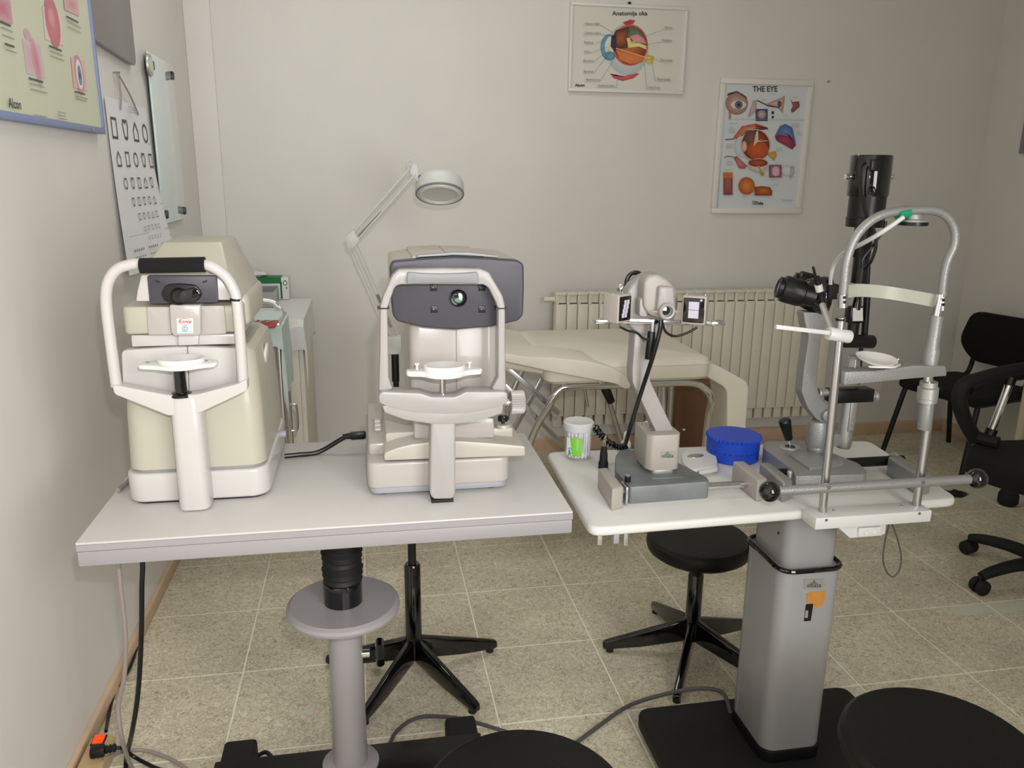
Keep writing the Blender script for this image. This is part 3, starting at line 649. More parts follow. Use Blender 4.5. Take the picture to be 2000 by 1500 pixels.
cup = th.part('chin_rest', ext_z(roundpoly([(P_(235, 680, yp).x, yp-.008), (P_(330, 690, yp).x, yp-.016), (P_(430, 690, yp).x, yp-.034), (P_(510, 690, yp).x, yp-.034), (P_(580, 690, yp).x, yp-.016), (P_(650, 650, yp).x, yp-.008), (P_(655, 650, yp).x, yp+.022), (P_(560, 650, yp).x, yp+.028), (P_(350, 650, yp).x, yp+.028), (P_(240, 660, yp).x, yp+.022)], .012), cz, cz+.0085, .003), 'gloss_white')
th.part('chin_bowl', lathe([(.0, .004), (.022, .006), (.036, .0125), (.040, .0130), (.041, .009), (.038, 0), (0, 0)], (P_(462, 640, yp).x, yp+.004, cz+.004), seg=30, sy=.78), 'gloss_white', cup)
for a in (290, 597): q = P_(a, 650, yp+.01); th.part('pin', cyl((q.x, yp+.008, cz+.007), (q.x, yp+.008, cz+.0098), .0028, seg=10), 'pad_grey', cup)
q0 = P_(455, 695, yp+.016); th.part('chin_post', cyl((q0.x, yp+.016, P_(470, 845, yp).z), (q0.x, yp+.016, cz+.001), .0105, seg=22), 'black_gloss')
th.part('post_ring', lathe([(.0, 0), (.020, 0), (.020, .004), (.016, .006), (0, .006)], (q0.x, yp+.016, P_(470, 845, yp).z-.002), seg=22), 'black')
# side handle dial and rear lock
hq = onX(524, 690, -.1655); th.part('side_dial', lathe([(0, 0), (.022, 0), (.024, .004), (.019, .006), (.010, .005), (0, .004)], (-.172, hq.y, hq.z), (1, 0, -.12), 24), 'gloss_white')
lq = onX(548, 848, -.158); th.part('lock_knob', cyl((-.164, lq.y, lq.z), (-.146, lq.y, lq.z), .008, seg=12, b=.001), 'lip_grey')

# ================================================================== AUTOREFRACTOR (table 1)
y2 = -.224; yp2 = -.268
X = lambda P, Y: xz(c2(P), Y)
Q_ = lambda a, b, Y: onY(*c2([(a, b)])[0], Y)
th = Thing('autorefractor', 'white autorefractor with dark grey lens panel and grey forehead pad', 'autorefractor', (.18, -.08, T1))
b0, b1 = Q_(102, 1300, y2), Q_(862, 1300, y2)
zt = Q_(300, 1235, y2).z; zl = Q_(300, 1372, y2).z
th.part('base', ext_z(rrect(b0.x, b1.x, y2, .135, .02, 5), zl, zt, .005, 3), 'pinkish')
th.part('base_lip', ext_z(rrect(b0.x+.003, b1.x-.003, y2+.003, .13, .02, 5), zl-.011, zl+.001, .002), 'lip_grey')
for x in (b0.x+.03, b1.x-.035):
    for y in (y2+.028, .1): th.part('rubber_foot', cyl((x, y, T1), (x, y, zl-.010), .009, .0105, seg=16), 'rubber')
th.part('base_deck', ext_z(rrect(b0.x+.003, b0.x+.05, y2+.055, .13, .008, 3), zt-.002, zt+.022, .006), 'pinkish')
sp = th.part('switch_panel', box(b0.x+.013, b0.x+.036, -.10, .0, zt+.021, zt+.0225, .0005), 'warm_grey')
for k in range(3): th.part('key', box(b0.x+.018, b0.x+.031, -.085+k*.028, -.066+k*.028, zt+.0222, zt+.0255, .001), 'gloss_white', sp)
pl = X([(190, 1228), (192, 1186), (255, 1160), (340, 1140), (440, 1128), (510, 1124), (600, 1122), (760, 1132), (944, 1150), (945, 1203)], y2-.006)
th.part('slide_stage', ext_y(roundpoly(pl, .005), y2-.006, .10, .004, 2), 'ivory')
th.part('stage_deck', box(Q_(200, 1100, y2).x, Q_(905, 1100, y2).x, y2+.05, .09, Q_(500, 1150, y2).z-.01, Q_(500, 1118, y2).z+.004, .006), 'ivory')
th.part('pedestal', ext_y(roundpoly(X([(352, 1112), (352, 1010), (420, 1000), (720, 995), (778, 1002), (778, 1106)], y2+.02), .005), y2+.02, .07, .004), 'pinkish')
th.part('column', ext_z(rrect(Q_(328, 700, y2+.035).x, Q_(797, 700, y2+.035).x, y2+.035, .075, .02, 5), Q_(500, 1010, y2+.035).z, Q_(500, 500, y2+.035).z, .003), 'pinkish')
th.part('column_seam', box(Q_(577, 700, y2+.034).x-.0005, Q_(577, 700, y2+.034).x+.0005, y2+.0342, y2+.04, Q_(500, 850, y2+.035).z, Q_(500, 520, y2+.035).z), 'ink_grey')
pnl = roundpoly(X([(221, 190), (238, 162), (400, 148), (570, 138), (740, 146), (905, 158), (934, 180), (936, 300), (931, 450), (905, 480), (760, 512), (570, 528), (400, 515), (262, 484), (236, 450), (226, 330)], y2), .006)
cxm = sum(p[0] for p in pnl)/len(pnl); czm = sum(p[1] for p in pnl)/len(pnl)
sc = lambda k: [(cxm+(a-cxm)*k, czm+(b-czm)*k) for a, b in pnl]
th.part('lens_panel', ext_y(pnl, y2-.004, y2+.02, .004, 3), 'charcoal')
hd = [[(a, y2+.018, b) for a, b in sc(.995)], [(a, -.04, b) for a, b in sc(.985)], [(a, .055, b-.004) for a, b in sc(.90)], [(a, .075, b-.006) for a, b in sc(.78)]]
th.part('head_housing', loft(hd), 'cream')
zt_ = Q_(570, 140, y2).z
for (a, b, h) in ((232, 345, -.003), (345, 535, .003), (540, 730, .003), (735, 905, -.002)):
    x0, x1 = Q_(a, 140, y2).x, Q_(b, 140, y2).x
    za_ = Q_(a, 166 if a < 300 else (142 if a > 500 else 150), y2).z+h; zb2 = Q_(b, 146 if b < 500 else (140 if b < 600 else (147 if b < 800 else 158)), y2).z+h
    th.part('top_cover', bev(loft([[(x0, y2+.022, za_-.012), (x1, y2+.022, zb2-.012), (x1, y2+.022, zb2), (x0, y2+.022, za_)], [(x0, .02, za_-.012), (x1, .02, zb2-.012), (x1, .02, zb2-.002), (x0, .02, za_-.002)]]), .002), 'cream')
th.part('trim_strip', ext_y(X([(360, 142), (375, 132), (560, 118), (640, 118), (790, 134), (800, 142), (640, 132), (560, 130)], y2+.006), y2+.004, y2+.024, .0008), 'lip_grey')
lq = Q_(585, 360, y2-.004); ln = th.part('lens_ring', lathe([(.0, 0), (.0165, 0), (.0165, .003), (.014, .0045), (.0125, .002), (0, .001)], (lq.x, y2-.004, lq.z), (0, -1, 0)), 'black_gloss')
th.part('lens', ball((lq.x, y2-.0048, lq.z), .0125, (1, .22, 1)), 'lens_glass', ln); th.part('coating', ball((lq.x+.001, y2-.0068, lq.z-.003), .0078, (1, .16, .62)), 'lens_green', ln)
for a, b in ((455, 304), (712, 304), (458, 420), (712, 420)):
    q = Q_(a, b, y2-.004); d = th.part('infrared_led', box(q.x-.0065, q.x+.0065, y2-.0055, y2-.002, q.z-.0065, q.z+.0065, .001), 'black'); th.part('led_lens', ball((q.x-.001, y2-.0056, q.z), .0030, (1, .4, 1), 10, 6), 'lens_glass', d)
ou = [(162, 858), (168, 640), (170, 405), (186, 350), (236, 238), (268, 208), (500, 203), (705, 205), (752, 222), (825, 348), (838, 405), (838, 640), (843, 858)]
inn = [(240, 850), (216, 780), (211, 415), (238, 335), (248, 305), (272, 290), (500, 288), (720, 290), (748, 305), (788, 385), (799, 420), (799, 780), (762, 850)]
th.part('arch', band(X(ou, yp2), X(inn, yp2), yp2, yp2+.026, .005), 'warm_grey')
for a in (188, 818): q = Q_(a, 416, yp2); th.part('joint_ring', box(q.x-.0105, q.x+.0105, yp2-.0008, yp2+.0268, q.z-.0012, q.z+.0012), 'black')
th.part('forehead_pad', ext_y(roundpoly(X([(313, 220), (400, 226), (500, 229), (600, 226), (690, 219), (690, 282), (600, 276), (500, 274), (400, 277), (313, 283)], yp2), .004), yp2-.010, yp2+.01, .003), 'pad_grey')
th.part('cross_arm', ext_y(roundpoly(X([(161, 868), (180, 850), (385, 858), (440, 878), (568, 878), (625, 850), (830, 850), (845, 862), (845, 912), (800, 935), (640, 966), (500, 972), (350, 962), (220, 938), (165, 912)], yp2), .005), yp2-.012, yp2+.03, .004, 2), 'warm_grey')
th.part('cross_arm_lower', ext_y(roundpoly(X([(180, 925), (500, 968), (822, 922), (815, 966), (700, 1004), (570, 1022), (440, 1022), (300, 1000), (195, 962)], yp2), .004), yp2-.010, yp2+.028, .003), 'warm_grey')
th.part('front_arm', ext_y(roundpoly(X([(440, 1010), (572, 1010), (570, 1395), (556, 1426), (452, 1428), (434, 1400)], yp2), .006), yp2-.006, y2+.01, .005, 3), 'warm_grey')
th.part('arm_pad', box(Q_(444, 1400, yp2).x, Q_(562, 1400, yp2).x, yp2+.002, y2+.004, T1, T1+.006, .001), 'rubber')
cz = Q_(510, 760, yp2).z
plt = [(Q_(a, 740, yp2).x, yp2+b) for a, b in ((308, -.010), (390, -.014), (440, -.034), (510, -.042), (580, -.034), (630, -.014), (714, -.010), (714, .014), (640, .018), (380, .018), (308, .014))]
cup = th.part('chin_rest', ext_z(roundpoly(plt, .012), cz-.003, cz+.008, .003), 'gloss_white')
th.part('chin_bowl', lathe([(0, .004), (.02, .006), (.034, .013), (.038, .0135), (.039, .010), (.037, 0), (0, 0)], (Q_(510, 720, yp2).x, yp2-.006, cz+.004), seg=30, sy=.78), 'gloss_white', cup)
for a in (367, 647): q = Q_(a, 712, yp2); th.part('paper_pin', lathe([(0, 0), (.0022, 0), (.0022, .009), (.0048, .010), (.0048, .013), (0, .0135)], (q.x, yp2+.004, cz+.007), seg=12), 'gloss_white', cup)
q = Q_(506, 800, yp2); th.part('chin_post', cyl((q.x, yp2+.006, Q_(506, 884, yp2).z), (q.x, yp2+.006, cz), .0052, seg=16), 'chrome')
q = Q_(845, 916, yp2+.01); ks = th.part('knob_shaft', cyl((q.x-.004, q.y, q.z), (q.x+.012, q.y, q.z), .006, seg=14), 'chrome')
kp = []
for k in range(64): r = .0225 if k % 2 else .0205; kp.append((r*math.cos(2*PI*k/64), r*math.sin(2*PI*k/64)))
th.part('height_knob', bev(loft([[(q.x+xx, q.y+a*s, q.z+b*s) for a, b in kp] for xx, s in ((.007, .95), (.009, 1), (.031, 1), (.033, .95))]), 0), 'warm_grey', ks)
q = onZ(*c2([(825, 1045)])[0], Q_(500, 1118, y2).z+.004); js = th.part('joystick', lathe([(0, 0), (.016, 0), (.014, .006), (0, .007)], (q.x, q.y, q.z), seg=18), 'cream')
th.part('joystick_cap', lathe([(0, 0), (.0035, 0), (.0035, .006), (.0105, .008), (.0115, .012), (.0105, .018), (.007, .020), (0, .0205)], (q.x, q.y, q.z+.005), seg=12), 'black_gloss', js)
# power cable between the two devices, plugged into the autorefractor's side
pz = T1+.004
pts = [onZ(*p, pz) for p in ((545, 880), (575, 866), (620, 861), (655, 855))]+[onX(675, 850, b0.x-.03), onX(700, 847, b0.x-.01)]
pts[0] = Vector((-.15, .07, T1+.006)); pts[4].z = max(pts[4].z, T1+.02)
th = Thing('power_cable', 'black power cable lying across the grey table, plugged into the autorefractor', 'cable', (-.05, .05, T1))
ey = .055; e0 = Vector((b0.x-.002, ey, onY(715, 850, ey).z)); e0.z = max(e0.z, T1+.014)
s0 = Vector((-.152, ey-.02, T1+.006))
a_ = onY(640, 858, ey)
th.part('cord', tube([s0, (s0.x+.03, ey-.015, T1+.006), (a_.x-.02, ey-.004, T1+.0065), (e0.x-.05, ey, e0.z-.004), (e0.x-.03, ey, e0.z)], .0052, 10, 6), 'black')
th.part('plug', bar((e0.x-.035, ey, e0.z), (e0.x, ey, e0.z+.001), .018, .017, .004), 'black'); th.part('strain_relief', cyl((e0.x-.052, ey, e0.z-.001), (e0.x-.034, ey, e0.z), .0055, .0078, 12), 'rubber')

# ================================================================== WHITE SLIDING INSTRUMENT TABLE
T2 = .683
th = Thing('instrument_table', 'white sliding instrument table on a rectangular lift column and black plate', 'table', (.96, -.21, 0))
pts = roundpoly([(.449, -.337), (1.276, -.312), (1.318, .075), (.462, .112)], .03)
th.part('tabletop', ext_z(pts, T2-.020, T2, .007, 3), 'white')
def colring(x0, x1, y0, y1, r, z): return [(a, b, z) for a, b in rrect(x0, x1, y0, y1, r, 6)]
zr = onY(1560, 1116, -.302).z
th.part('base_plate', ext_z(rrect(.665, 1.24, -.462, -.068, .03, 4), .018, .058, .008, 3), 'black_matte')
for x in (.71, 1.19):
    for y in (-.42, -.11): th.part('glide', cyl((x, y, 0), (x, y, .02), .018, seg=14), 'rubber')
th.part('column_skirt', ext_z(rrect(.884, 1.032, -.305, -.125, .03, 6), .057, .088, .002), 'black')
oc = th.part('outer_column', ext_z(rrect(.886, 1.030, -.302, -.128, .03, 6), .088, zr, .001), 'column_grey')
MATS['outer'] = mat('outer_paint', (150, 149, 150), .32, coat=.15, var=.01); oc.data.materials[0] = MATS['outer_paint']
rim = [(a, b, zr) for a, b in rrect(.885, 1.031, -.303, -.127, .03, 6)]; th.part('rim_seal', tube(rim, .0055, 8, 0, True), 'black_gloss')
ic = th.part('inner_column', ext_z(rrect(.896, 1.020, -.292, -.138, .026, 6), zr-.02, T2-.021, .001), 'outer_paint')
q = onX(1521, 1041, .896); th.part('screw_hole', cyl((.8945, q.y, q.z), (.899, q.y, q.z), .003, seg=10), 'black', ic)
th.part('column_groove', box(.8852, .888, -.165, -.162, .09, zr-.01), 'lip_grey', oc)
S_ = lambda P: xz(P, -.3022)
pl_ = th.part('maker_plate', ext_y(S_([(1570, 1131), (1610, 1130), (1609, 1148), (1570, 1149)]), -.3036, -.301), 'sticker', oc)
def maker_logo(x0, y0, s, Y, parent, t):
    pr = Print(lambda u, v, h: onY(x0+u*s, y0+v*s, Y-h), .0001)
    pr.text('OCULUS', 0, 11, 17, (34, 34, 36), .6); pr.line([(-20, 2), (-8, -4), (0, -16), (8, -4), (20, 2), (8, 1), (0, -6), (-8, 1)], 1.6, (40, 40, 42), True); pr.line([(0, -14), (0, 4)], 1.6, (40, 40, 42))
    pr.build('plate_print', parent, t.loc)
maker_logo(1590, 1140, .42, -.3038, pl_, th)
th.part('paint_mark', ext_y(roundpoly(S_([(1576, 1158), (1590, 1156), (1602, 1155), (1612, 1153), (1612, 1165), (1608, 1178), (1600, 1185), (1588, 1190), (1586, 1178), (1575, 1178)]), .003), -.3030, -.301), 'orange_mark', oc)
lb = th.part('black_label', ext_y(S_([(1574, 1180), (1588, 1179), (1583, 1212), (1570, 1213)]), -.3034, -.301), 'black', oc)
th.part('label_print', ext_y(S_([(1573, 1192), (1578, 1192), (1577, 1206), (1571, 1206)]), -.3038, -.3032), 'sticker', lb)
for k, y in enumerate((-.27, -.16)): th.part('slide_rail', box(.56, 1.2, y-.012, y+.012, T2-.032, T2-.0205, .002), 'alu')
th.part('runner_bracket', box(.50, .512, -.33, .08, T2-.04, T2-.0202, .002), 'outer_paint')
th.part('runner_tab', box(.472, .482, -.315, -.309, T2-.048, T2-.02, .001), 'alu'); th.part('runner_tab', box(.528, .537, -.31, -.304, T2-.056, T2-.02, .001), 'alu')
th.part('cable_clip', box(.525, .555, -.30, -.29, T2-.028, T2-.0202, .001), 'black')

# ================================================================== OPHTHALMOMETER ON ITS RAIL
ya = -.239; X = lambda P, Y: xz(c3(P), Y); Q_ = lambda a, b, Y: onY(*c3([(a, b)])[0], Y)
th = Thing('ophthalmometer', 'beige ophthalmometer with two black-faced side boxes on a bent arm', 'ophthalmometer', (.65, -.15, T2))
zs = .722
slab = xy(c3([(352, 1125), (372, 1094), (480, 1088), (600, 1110), (868, 1245), (884, 1270), (432, 1302), (405, 1268), (352, 1210)]), zs)
th.part('carriage', ext_z(roundpoly(slab, .008), T2+.001, zs, .003), 'slab')
th.part('carriage_inset', ext_z(xy(c3([(452, 1168), (560, 1165), (740, 1248), (560, 1258)]), zs), zs-.002, zs+.0012, .0006), 'slab')
tp = .731
th.part('rail_block', ext_z(xy([(1168, 914), (1187, 912), (1219, 950), (1196, 956)], tp), T2, tp, .005, 3), 'beige')
q = onY(1200, 978, -.253)
th.part('rust_spot', ext_y(roundpoly(xz([(1195, 957), (1199, 966), (1204, 968), (1202, 976), (1204, 987), (1198, 989), (1196, 975)], -.2525), .002), -.2535, -.25), 'rust')
rb = th.part('rail_block', ext_z(xy([(1431, 900), (1454, 900), (1499, 934), (1481, 939)], tp), T2, tp, .004, 3), 'beige')
rz = Q_(410, 1330, -.225).z
th.part('rail', cyl((.535, -.218, .706), (.86, -.218, .706), .0075, seg=18), 'chrome')
th.part('rail_bush', cyl((.838, -.218, .706), (.858, -.218, .706), .0125, seg=18), 'black')
th.part('end_plate', box(.551, .5565, -.243, -.205, T2+.002, zs+.002, .001), 'steel')
q = onZ(*c3([(424, 1275)])[0], zs); lk = th.part('lock_screw', cyl((q.x, q.y+.004, zs), (q.x, q.y+.004, zs+.013), .0065, seg=16, b=.001), 'black'); th.part('screw_cap', cyl((q.x, q.y+.004, zs+.0128), (q.x, q.y+.004, zs+.0142), .005, seg=14), 'blue_box', lk)
yc0 = -.180
th.part('post_foot', ext_z(rrect(Q_(565, 1230, yc0).x, Q_(692, 1230, yc0).x, yc0+.006, yc0+.085, .008, 3), zs, Q_(620, 1205, yc0).z, .002), 'alu')
zp0, zp1 = Q_(620, 1208, yc0).z, Q_(620, 1010, yc0).z
post = th.part('post', ext_z(roundpoly([(Q_(560, 1100, yc0).x, yc0), (Q_(705, 1100, yc0).x, yc0), (Q_(724, 1100, yc0).x, yc0+.012), (Q_(724, 1100, yc0).x, yc0+.09), (Q_(545, 1100, yc0).x-.001, yc0+.10), (Q_(545, 1100, yc0).x-.004, yc0+.014)], .006), zp0, zp1, .003), 'beige')
for a, b in ((.012, .078), (.012, .03), (.085, .03)):
    q = Q_(555, 1000, yc0); th.part('post_screw', cyl((q.x+a, yc0+b, zp1-.001), (q.x+a, yc0+b, zp1+.0012), .0035, seg=10), 'steel', post)
pl_ = th.part('maker_plate', ext_y(X([(607, 1102), (687, 1100), (687, 1138), (607, 1140)], yc0), yc0-.0012, yc0+.002), 'sticker', post)
maker_logo(1304, 888, .34, yc0-.0014, pl_, th)
yA = yc0+.03
arm = X([(590, 1008), (690, 1004), (640, 900), (548, 705), (545, 640), (562, 560), (562, 430), (462, 430), (455, 560), (448, 640), (450, 715), (480, 775)], yA)
th.part('arm', ext_y(roundpoly(arm, .006), yA, yA+.04, .004, 2), 'warm_grey')
hc = Q_(552, 275, yA); R_ = Q_(702, 275, yA).x-hc.x
dome = [(hc.x+R_*math.cos(math.radians(t)), hc.z+R_*1.12*math.sin(math.radians(t))) for t in range(-90, 271, 12)][:-1]
th.part('head_disc', ext_y(dome, yA-.005, yA+.035, .006, 3), 'warm_grey')
yh = yc0-.012
hp = X([(512, 240), (515, 150), (540, 112), (590, 102), (645, 130), (685, 172), (692, 300), (672, 345), (600, 352), (545, 330), (515, 290)], yh)
hd = th.part('head_housing', ext_y(roundpoly(hp, .006), yh, yA, .006, 3), 'beige')
th.part('head_front', ext_y(roundpoly(X([(600, 170), (682, 174), (690, 300), (664, 350), (606, 345), (588, 300)], yh-.012), .006), yh-.014, yh+.004, .005, 3), 'warm_grey', hd)
q = Q_(640, 310, yh-.016); tb = th.part('eyepiece_tube', lathe([(0, 0), (.0165, 0), (.0165, .016), (.0145, .018), (.011, .017), (.011, .006), (0, .006)], (q.x, yh-.006, q.z), (0, -1, 0)), 'warm_grey'); th.part('lens', lathe([(0, 0), (.0108, 0), (.008, .003), (0, .004)], (q.x, yh-.012, q.z), (0, -1, 0)), 'lens_glass', tb)
for a, s_ in ((552, -1), (714, 1)):
    e = Q_(a, 314, yh-.006); b_ = Q_(592 if s_ < 0 else 685, 314, yh-.006); th.part('pointer', cyl((b_.x, yh-.006, b_.z), (e.x, yh-.006, e.z), .0045, .0008, 12), 'warm_grey')
th.part('side_lug', ext_y(roundpoly(X([(490, 250), (505, 232), (530, 240), (530, 345), (488, 338)], yh+.01), .004), yh+.01, yA, .003), 'warm_grey')
yb_ = yc0-.004
b0, b1 = Q_(234, 366, yb_), Q_(960, 380, yb_)
th.part('cross_bar', bar((b0.x+.02, yb_+.004, b0.z), (b1.x-.02, yb_+.004, b1.z), .006, .010, .001), 'chrome')
for (a, c, s_) in ((234, 326, -1), (884, 962, 1)): e = Q_(a, 368 if s_ < 0 else 378, yb_); f = Q_(c, 368 if s_ < 0 else 378, yb_); th.part('bar_tip', box(e.x, f.x, yb_-.010, yb_+.014, e.z-.004, e.z+.004, .0015), 'chrome')
def side_box(x0, x1, z0, z1, yaw, kind, dp=.020):
    c = Vector(((x0+x1)/2, yb_+.0, 0)); bx = rot(box(x0, x1, yb_-dp, yb_+dp, z0, z1, .003, 3), yaw, c); b = th.part('target_box', bx, 'beige')
    fc = th.part('target_face', rot(box(x0+.0025, x1-.0025, yb_-dp-.0015, yb_-dp+.005, z0+.004, z1-.004, .003, 2), yaw, c), 'black_gloss', b)
    w_, h_ = x1-x0, z1-z0; Y = yb_-dp-.0022
    if kind == 'L':
        for k in range(4):
            for s_ in (-1, 1):
                zc = z0+h_*(.27+.15*k); xc = c.x+s_*w_*.10+w_*.05*(k-1.5); th.part('step_mark', rot(box(xc-w_*.075, xc+w_*.075, Y, Y+.002, zc-h_*.075, zc+h_*.075), yaw, c), 'lit_panel', fc)
    else:
        for k in range(2): zc = z0+h_*(.37+.29*k); th.part('lit_window', rot(box(c.x-w_*.21, c.x+w_*.21, Y, Y+.002, zc-h_*.137, zc+h_*.137), yaw, c), 'lit_panel', fc)
    for a in (x0+.006, x1-.006): th.part('box_screw', rot(cyl((a, yb_, z1-.001), (a, yb_, z1+.0015), .003, seg=10), yaw, c), 'steel', b)
a, b = Q_(335, 222, yb_-.02), Q_(440, 378, yb_-.02); cx3 = Q_(361, 300, yb_).x; side_box(cx3-.021, cx3+.021, b.z, a.z+.002, math.radians(33), 'L')
a, b = Q_(765, 226, yb_-.02), Q_(884, 388, yb_-.02); side_box(a.x, b.x-.001, b.z, a.z, math.radians(-31), 'R')
q = Q_(388, 185, yA+.05); th.part('ball_knob', ball((q.x, yA+.05, q.z), .011), 'chrome')
th.part('cable_loop', tube([onY(*c3([p])[0], yA+.045) for p in ((418, 195), (416, 140), (440, 100), (480, 96), (500, 115))], .0048, 8, 5), 'black')
q0, q1 = Q_(562, 370, yh+.014), Q_(560, 430, yh+.014); hs = th.part('handle_stem', cyl((q0.x, yh+.014, q0.z), (q1.x, yh+.014, q1.z), .006, seg=14), 'steel')
g0, g1 = Q_(556, 425, yh+.014), Q_(545, 580, yh+.014); th.part('handle_grip', cyl((g0.x, yh+.014, g0.z), (g1.x, yh+.014, g1.z), .0078, .0105, 18, .001), 'black', hs)
yq = yh-.004
th.part('cable', tube([onY(*c3([p])[0], yq) for p in ((380, 400), (420, 420), (470, 432), (510, 465), (540, 470))], .0024, 8, 5), 'black')
th.part('cable', tube([onY(*c3([p])[0], yq) for p in ((812, 402), (760, 432), (690, 452), (640, 432), (620, 390), (616, 362))], .0026, 8, 5), 'black')
yk = yc0+.02
main = [Q_(608, 360, yq), Q_(602, 420, yq-.003), Q_(565, 560, yq), Q_(500, 760, yq+.03), Q_(440, 950, yk), Q_(410, 1055, yk+.03)]
th.part('cable', tube(main, .0046, 10, 6), 'black')
# coiled lead and plug
cp = [onY(*c3([p])[0], .02) for p in ((415, 1068), (385, 1078), (345, 1068), (300, 1040), (262, 1000), (236, 965))]
cc = catmull(cp, 40); hel = []; turns = 15
for i, p in enumerate(cc):
    t = (cc[min(i+1, len(cc)-1)]-cc[max(i-1, 0)]).normalized(); u, v, d = frame_of(t); a = 2*PI*turns*i/len(cc)
    hel.append(p+u*(.0075*math.cos(a))+v*(.0075*math.sin(a)))
th.part('coiled_lead', tube(hel, .0025, 7, 0), 'black_gloss')
pb = onZ(1178, 914, T2+.002)
th.part('plug', lathe([(0, 0), (.0115, 0), (.0115, .014), (.0095, .018), (.009, .034), (.0065, .052), (0, .053)], (pb.x, pb.y, T2+.002), seg=18), 'black_matte'); th.part('plug_lead', tube([(pb.x, pb.y, T2+.053), (pb.x+.004, pb.y+.01, T2+.065), (pb.x+.012, pb.y+.03, T2+.068)], .003, 8, 5), 'chrome')
th.part('plug_socket', lathe([(0, 0), (.018, 0), (.016, .003), (0, .0035)], (pb.x, pb.y, T2), seg=20), 'clear_plastic')

# ================================================================== SMALL THINGS ON THE WHITE TABLE
c = onZ(1128, 893, T2); c = Vector((c.x, c.y, T2))
th = Thing('cotton_swab_cup', 'clear plastic cup of cotton swabs with green label and white lid', 'cup', c)
th.part('cup', lathe([(0, 0), (.030, 0), (.0325, .004), (.0345, .075), (.033, .075), (.031, .006), (0, .004)], c, seg=32), 'clear_plastic')
th.part('lid', lathe([(0, .072), (.036, .072), (.0375, .076), (.037, .090), (.034, .093), (.020, .090), (0, .090)], c, seg=32), 'film')
sw = [(0, 0), (.0022, .001), (.0028, .006), (.0022, .011), (.0012, .013), (.0012, .052), (.0024, .055), (.0028, .061), (.002, .066), (0, .067)]
sm = mesh_from(lathe(sw, (0, 0, 0), seg=7), 'cotton_swab', 'white_cloth')
for k in range(70):
    r = .0285*math.sqrt((k+.5)/70); a = k*2.39996
    o = bpy.data.objects.new('cotton_swab', sm); COL.objects.link(o); o.parent = th.o; o.location = (r*math.cos(a), r*math.sin(a), .005+random.random()*.002); o.rotation_euler = (random.uniform(-.04, .04), random.uniform(-.04, .04), 0)
lbl = []
for h in (.014, .058): lbl.append([tuple(c+Vector((.0343+h*.03)*math.cos(t), (.0343+h*.03)*math.sin(t), h) if False else c+Vector(((.0335+h*.02)*math.cos(t), (.0335+h*.02)*math.sin(t), h))) for t in [math.radians(205+k*6) for k in range(12)]])
L_ = th.part('label', loft(lbl, False, False), 'green')
def lab(t, h, e=.0004): r = .0335+h*.02+e; return c+Vector((r*math.cos(math.radians(t)), r*math.sin(math.radians(t)), h))
pr = Print(lambda u, v, h: lab(u, v, .0005+h), .0001)
pr.poly([(205, .014), (232, .014), (222, .058), (205, .058)], (236, 240, 240))
pr.line([(222+9*math.cos(t*PI/10), .026+.007*math.sin(t*PI/10)) for t in range(20)], .0022, (70, 150, 200), True); pr.ell(222, .026, 3.5, .003, (70, 150, 200))
for k in range(3): pr.line([(252+4*math.cos(t*PI/6), .053-k*.010+.0032*math.sin(t*PI/6)) for t in range(12)], .0010, (230, 225, 235), True)
pr.build('label_print', L_, th.loc)
c = Vector((.902, .004, T2))
th = Thing('storage_tub', 'round royal blue plastic tub with scalloped lid', 'tub', c)
hb = onY(1436, 865, c.y-.063).z-T2
th.part('tub', lathe([(0, 0), (.060, 0), (.0622, .002), (.0622, hb*.40), (.060, hb*.41), (.060, hb*.6), (0, hb*.6)], c, seg=48), 'blue_plastic')
gp = []
for k in range(120): r = .0640+.0022*math.cos(k*2*PI/120*40); gp.append((r*math.cos(2*PI*k/120), r*math.sin(2*PI*k/120)))
sk = []
for k in range(120): sk.append((c.x+.0628*math.cos(2*PI*k/120), c.y+.0628*math.sin(2*PI*k/120), T2+hb*.42+.0022*math.cos(k*2*PI/120*30)))
lid = th.part('lid', loft([sk, [(c.x+.0628*math.cos(2*PI*k/120), c.y+.0628*math.sin(2*PI*k/120), T2+hb-.008) for k in range(120)], [(c.x+a, c.y+b, T2+hb-.006) for a, b in gp], [(c.x+a, c.y+b, T2+hb-.001) for a, b in gp], [(c.x+a*.985, c.y+b*.985, T2+hb) for a, b in gp]]), 'blue_plastic')
w_ = xy([(1329, 889), (1344, 876), (1372, 878), (1398, 888), (1402, 905), (1394, 916), (1350, 922), (1333, 908)], .694)
cx0 = sum(p[0] for p in w_)/8; cy0 = sum(p[1] for p in w_)/8
th = Thing('pocket_case', 'small white flat case with a silver oval on its lid', 'case', (cx0, cy0, T2))
th.part('body', ext_z(roundpoly(w_, .012), T2, T2+.0065, .002), 'white_paint'); th.part('lid', ext_z(roundpoly([(cx0+(a-cx0)*.98, cy0+(b-cy0)*.98) for a, b in w_], .012), T2+.007, T2+.016, .003, 3), 'white_paint')
th.part('oval_plate', ext_z([(cx0-.004+.021*math.cos(t*PI/14)+.006*math.sin(t*PI/14), cy0+.012+.013*math.sin(t*PI/14)) for t in range(28)], T2+.0155, T2+.0168, .0005), 'steel')
th.part('hinge', ext_z(xy([(1362, 908), (1400, 901), (1402, 913), (1366, 919)], .70), T2+.006, T2+.0145, .002), 'white_paint')
c = Vector((.655, .075, T2))
th = Thing('dropper_bottle', 'small white dropper bottle behind the coiled cable', 'bottle', c)
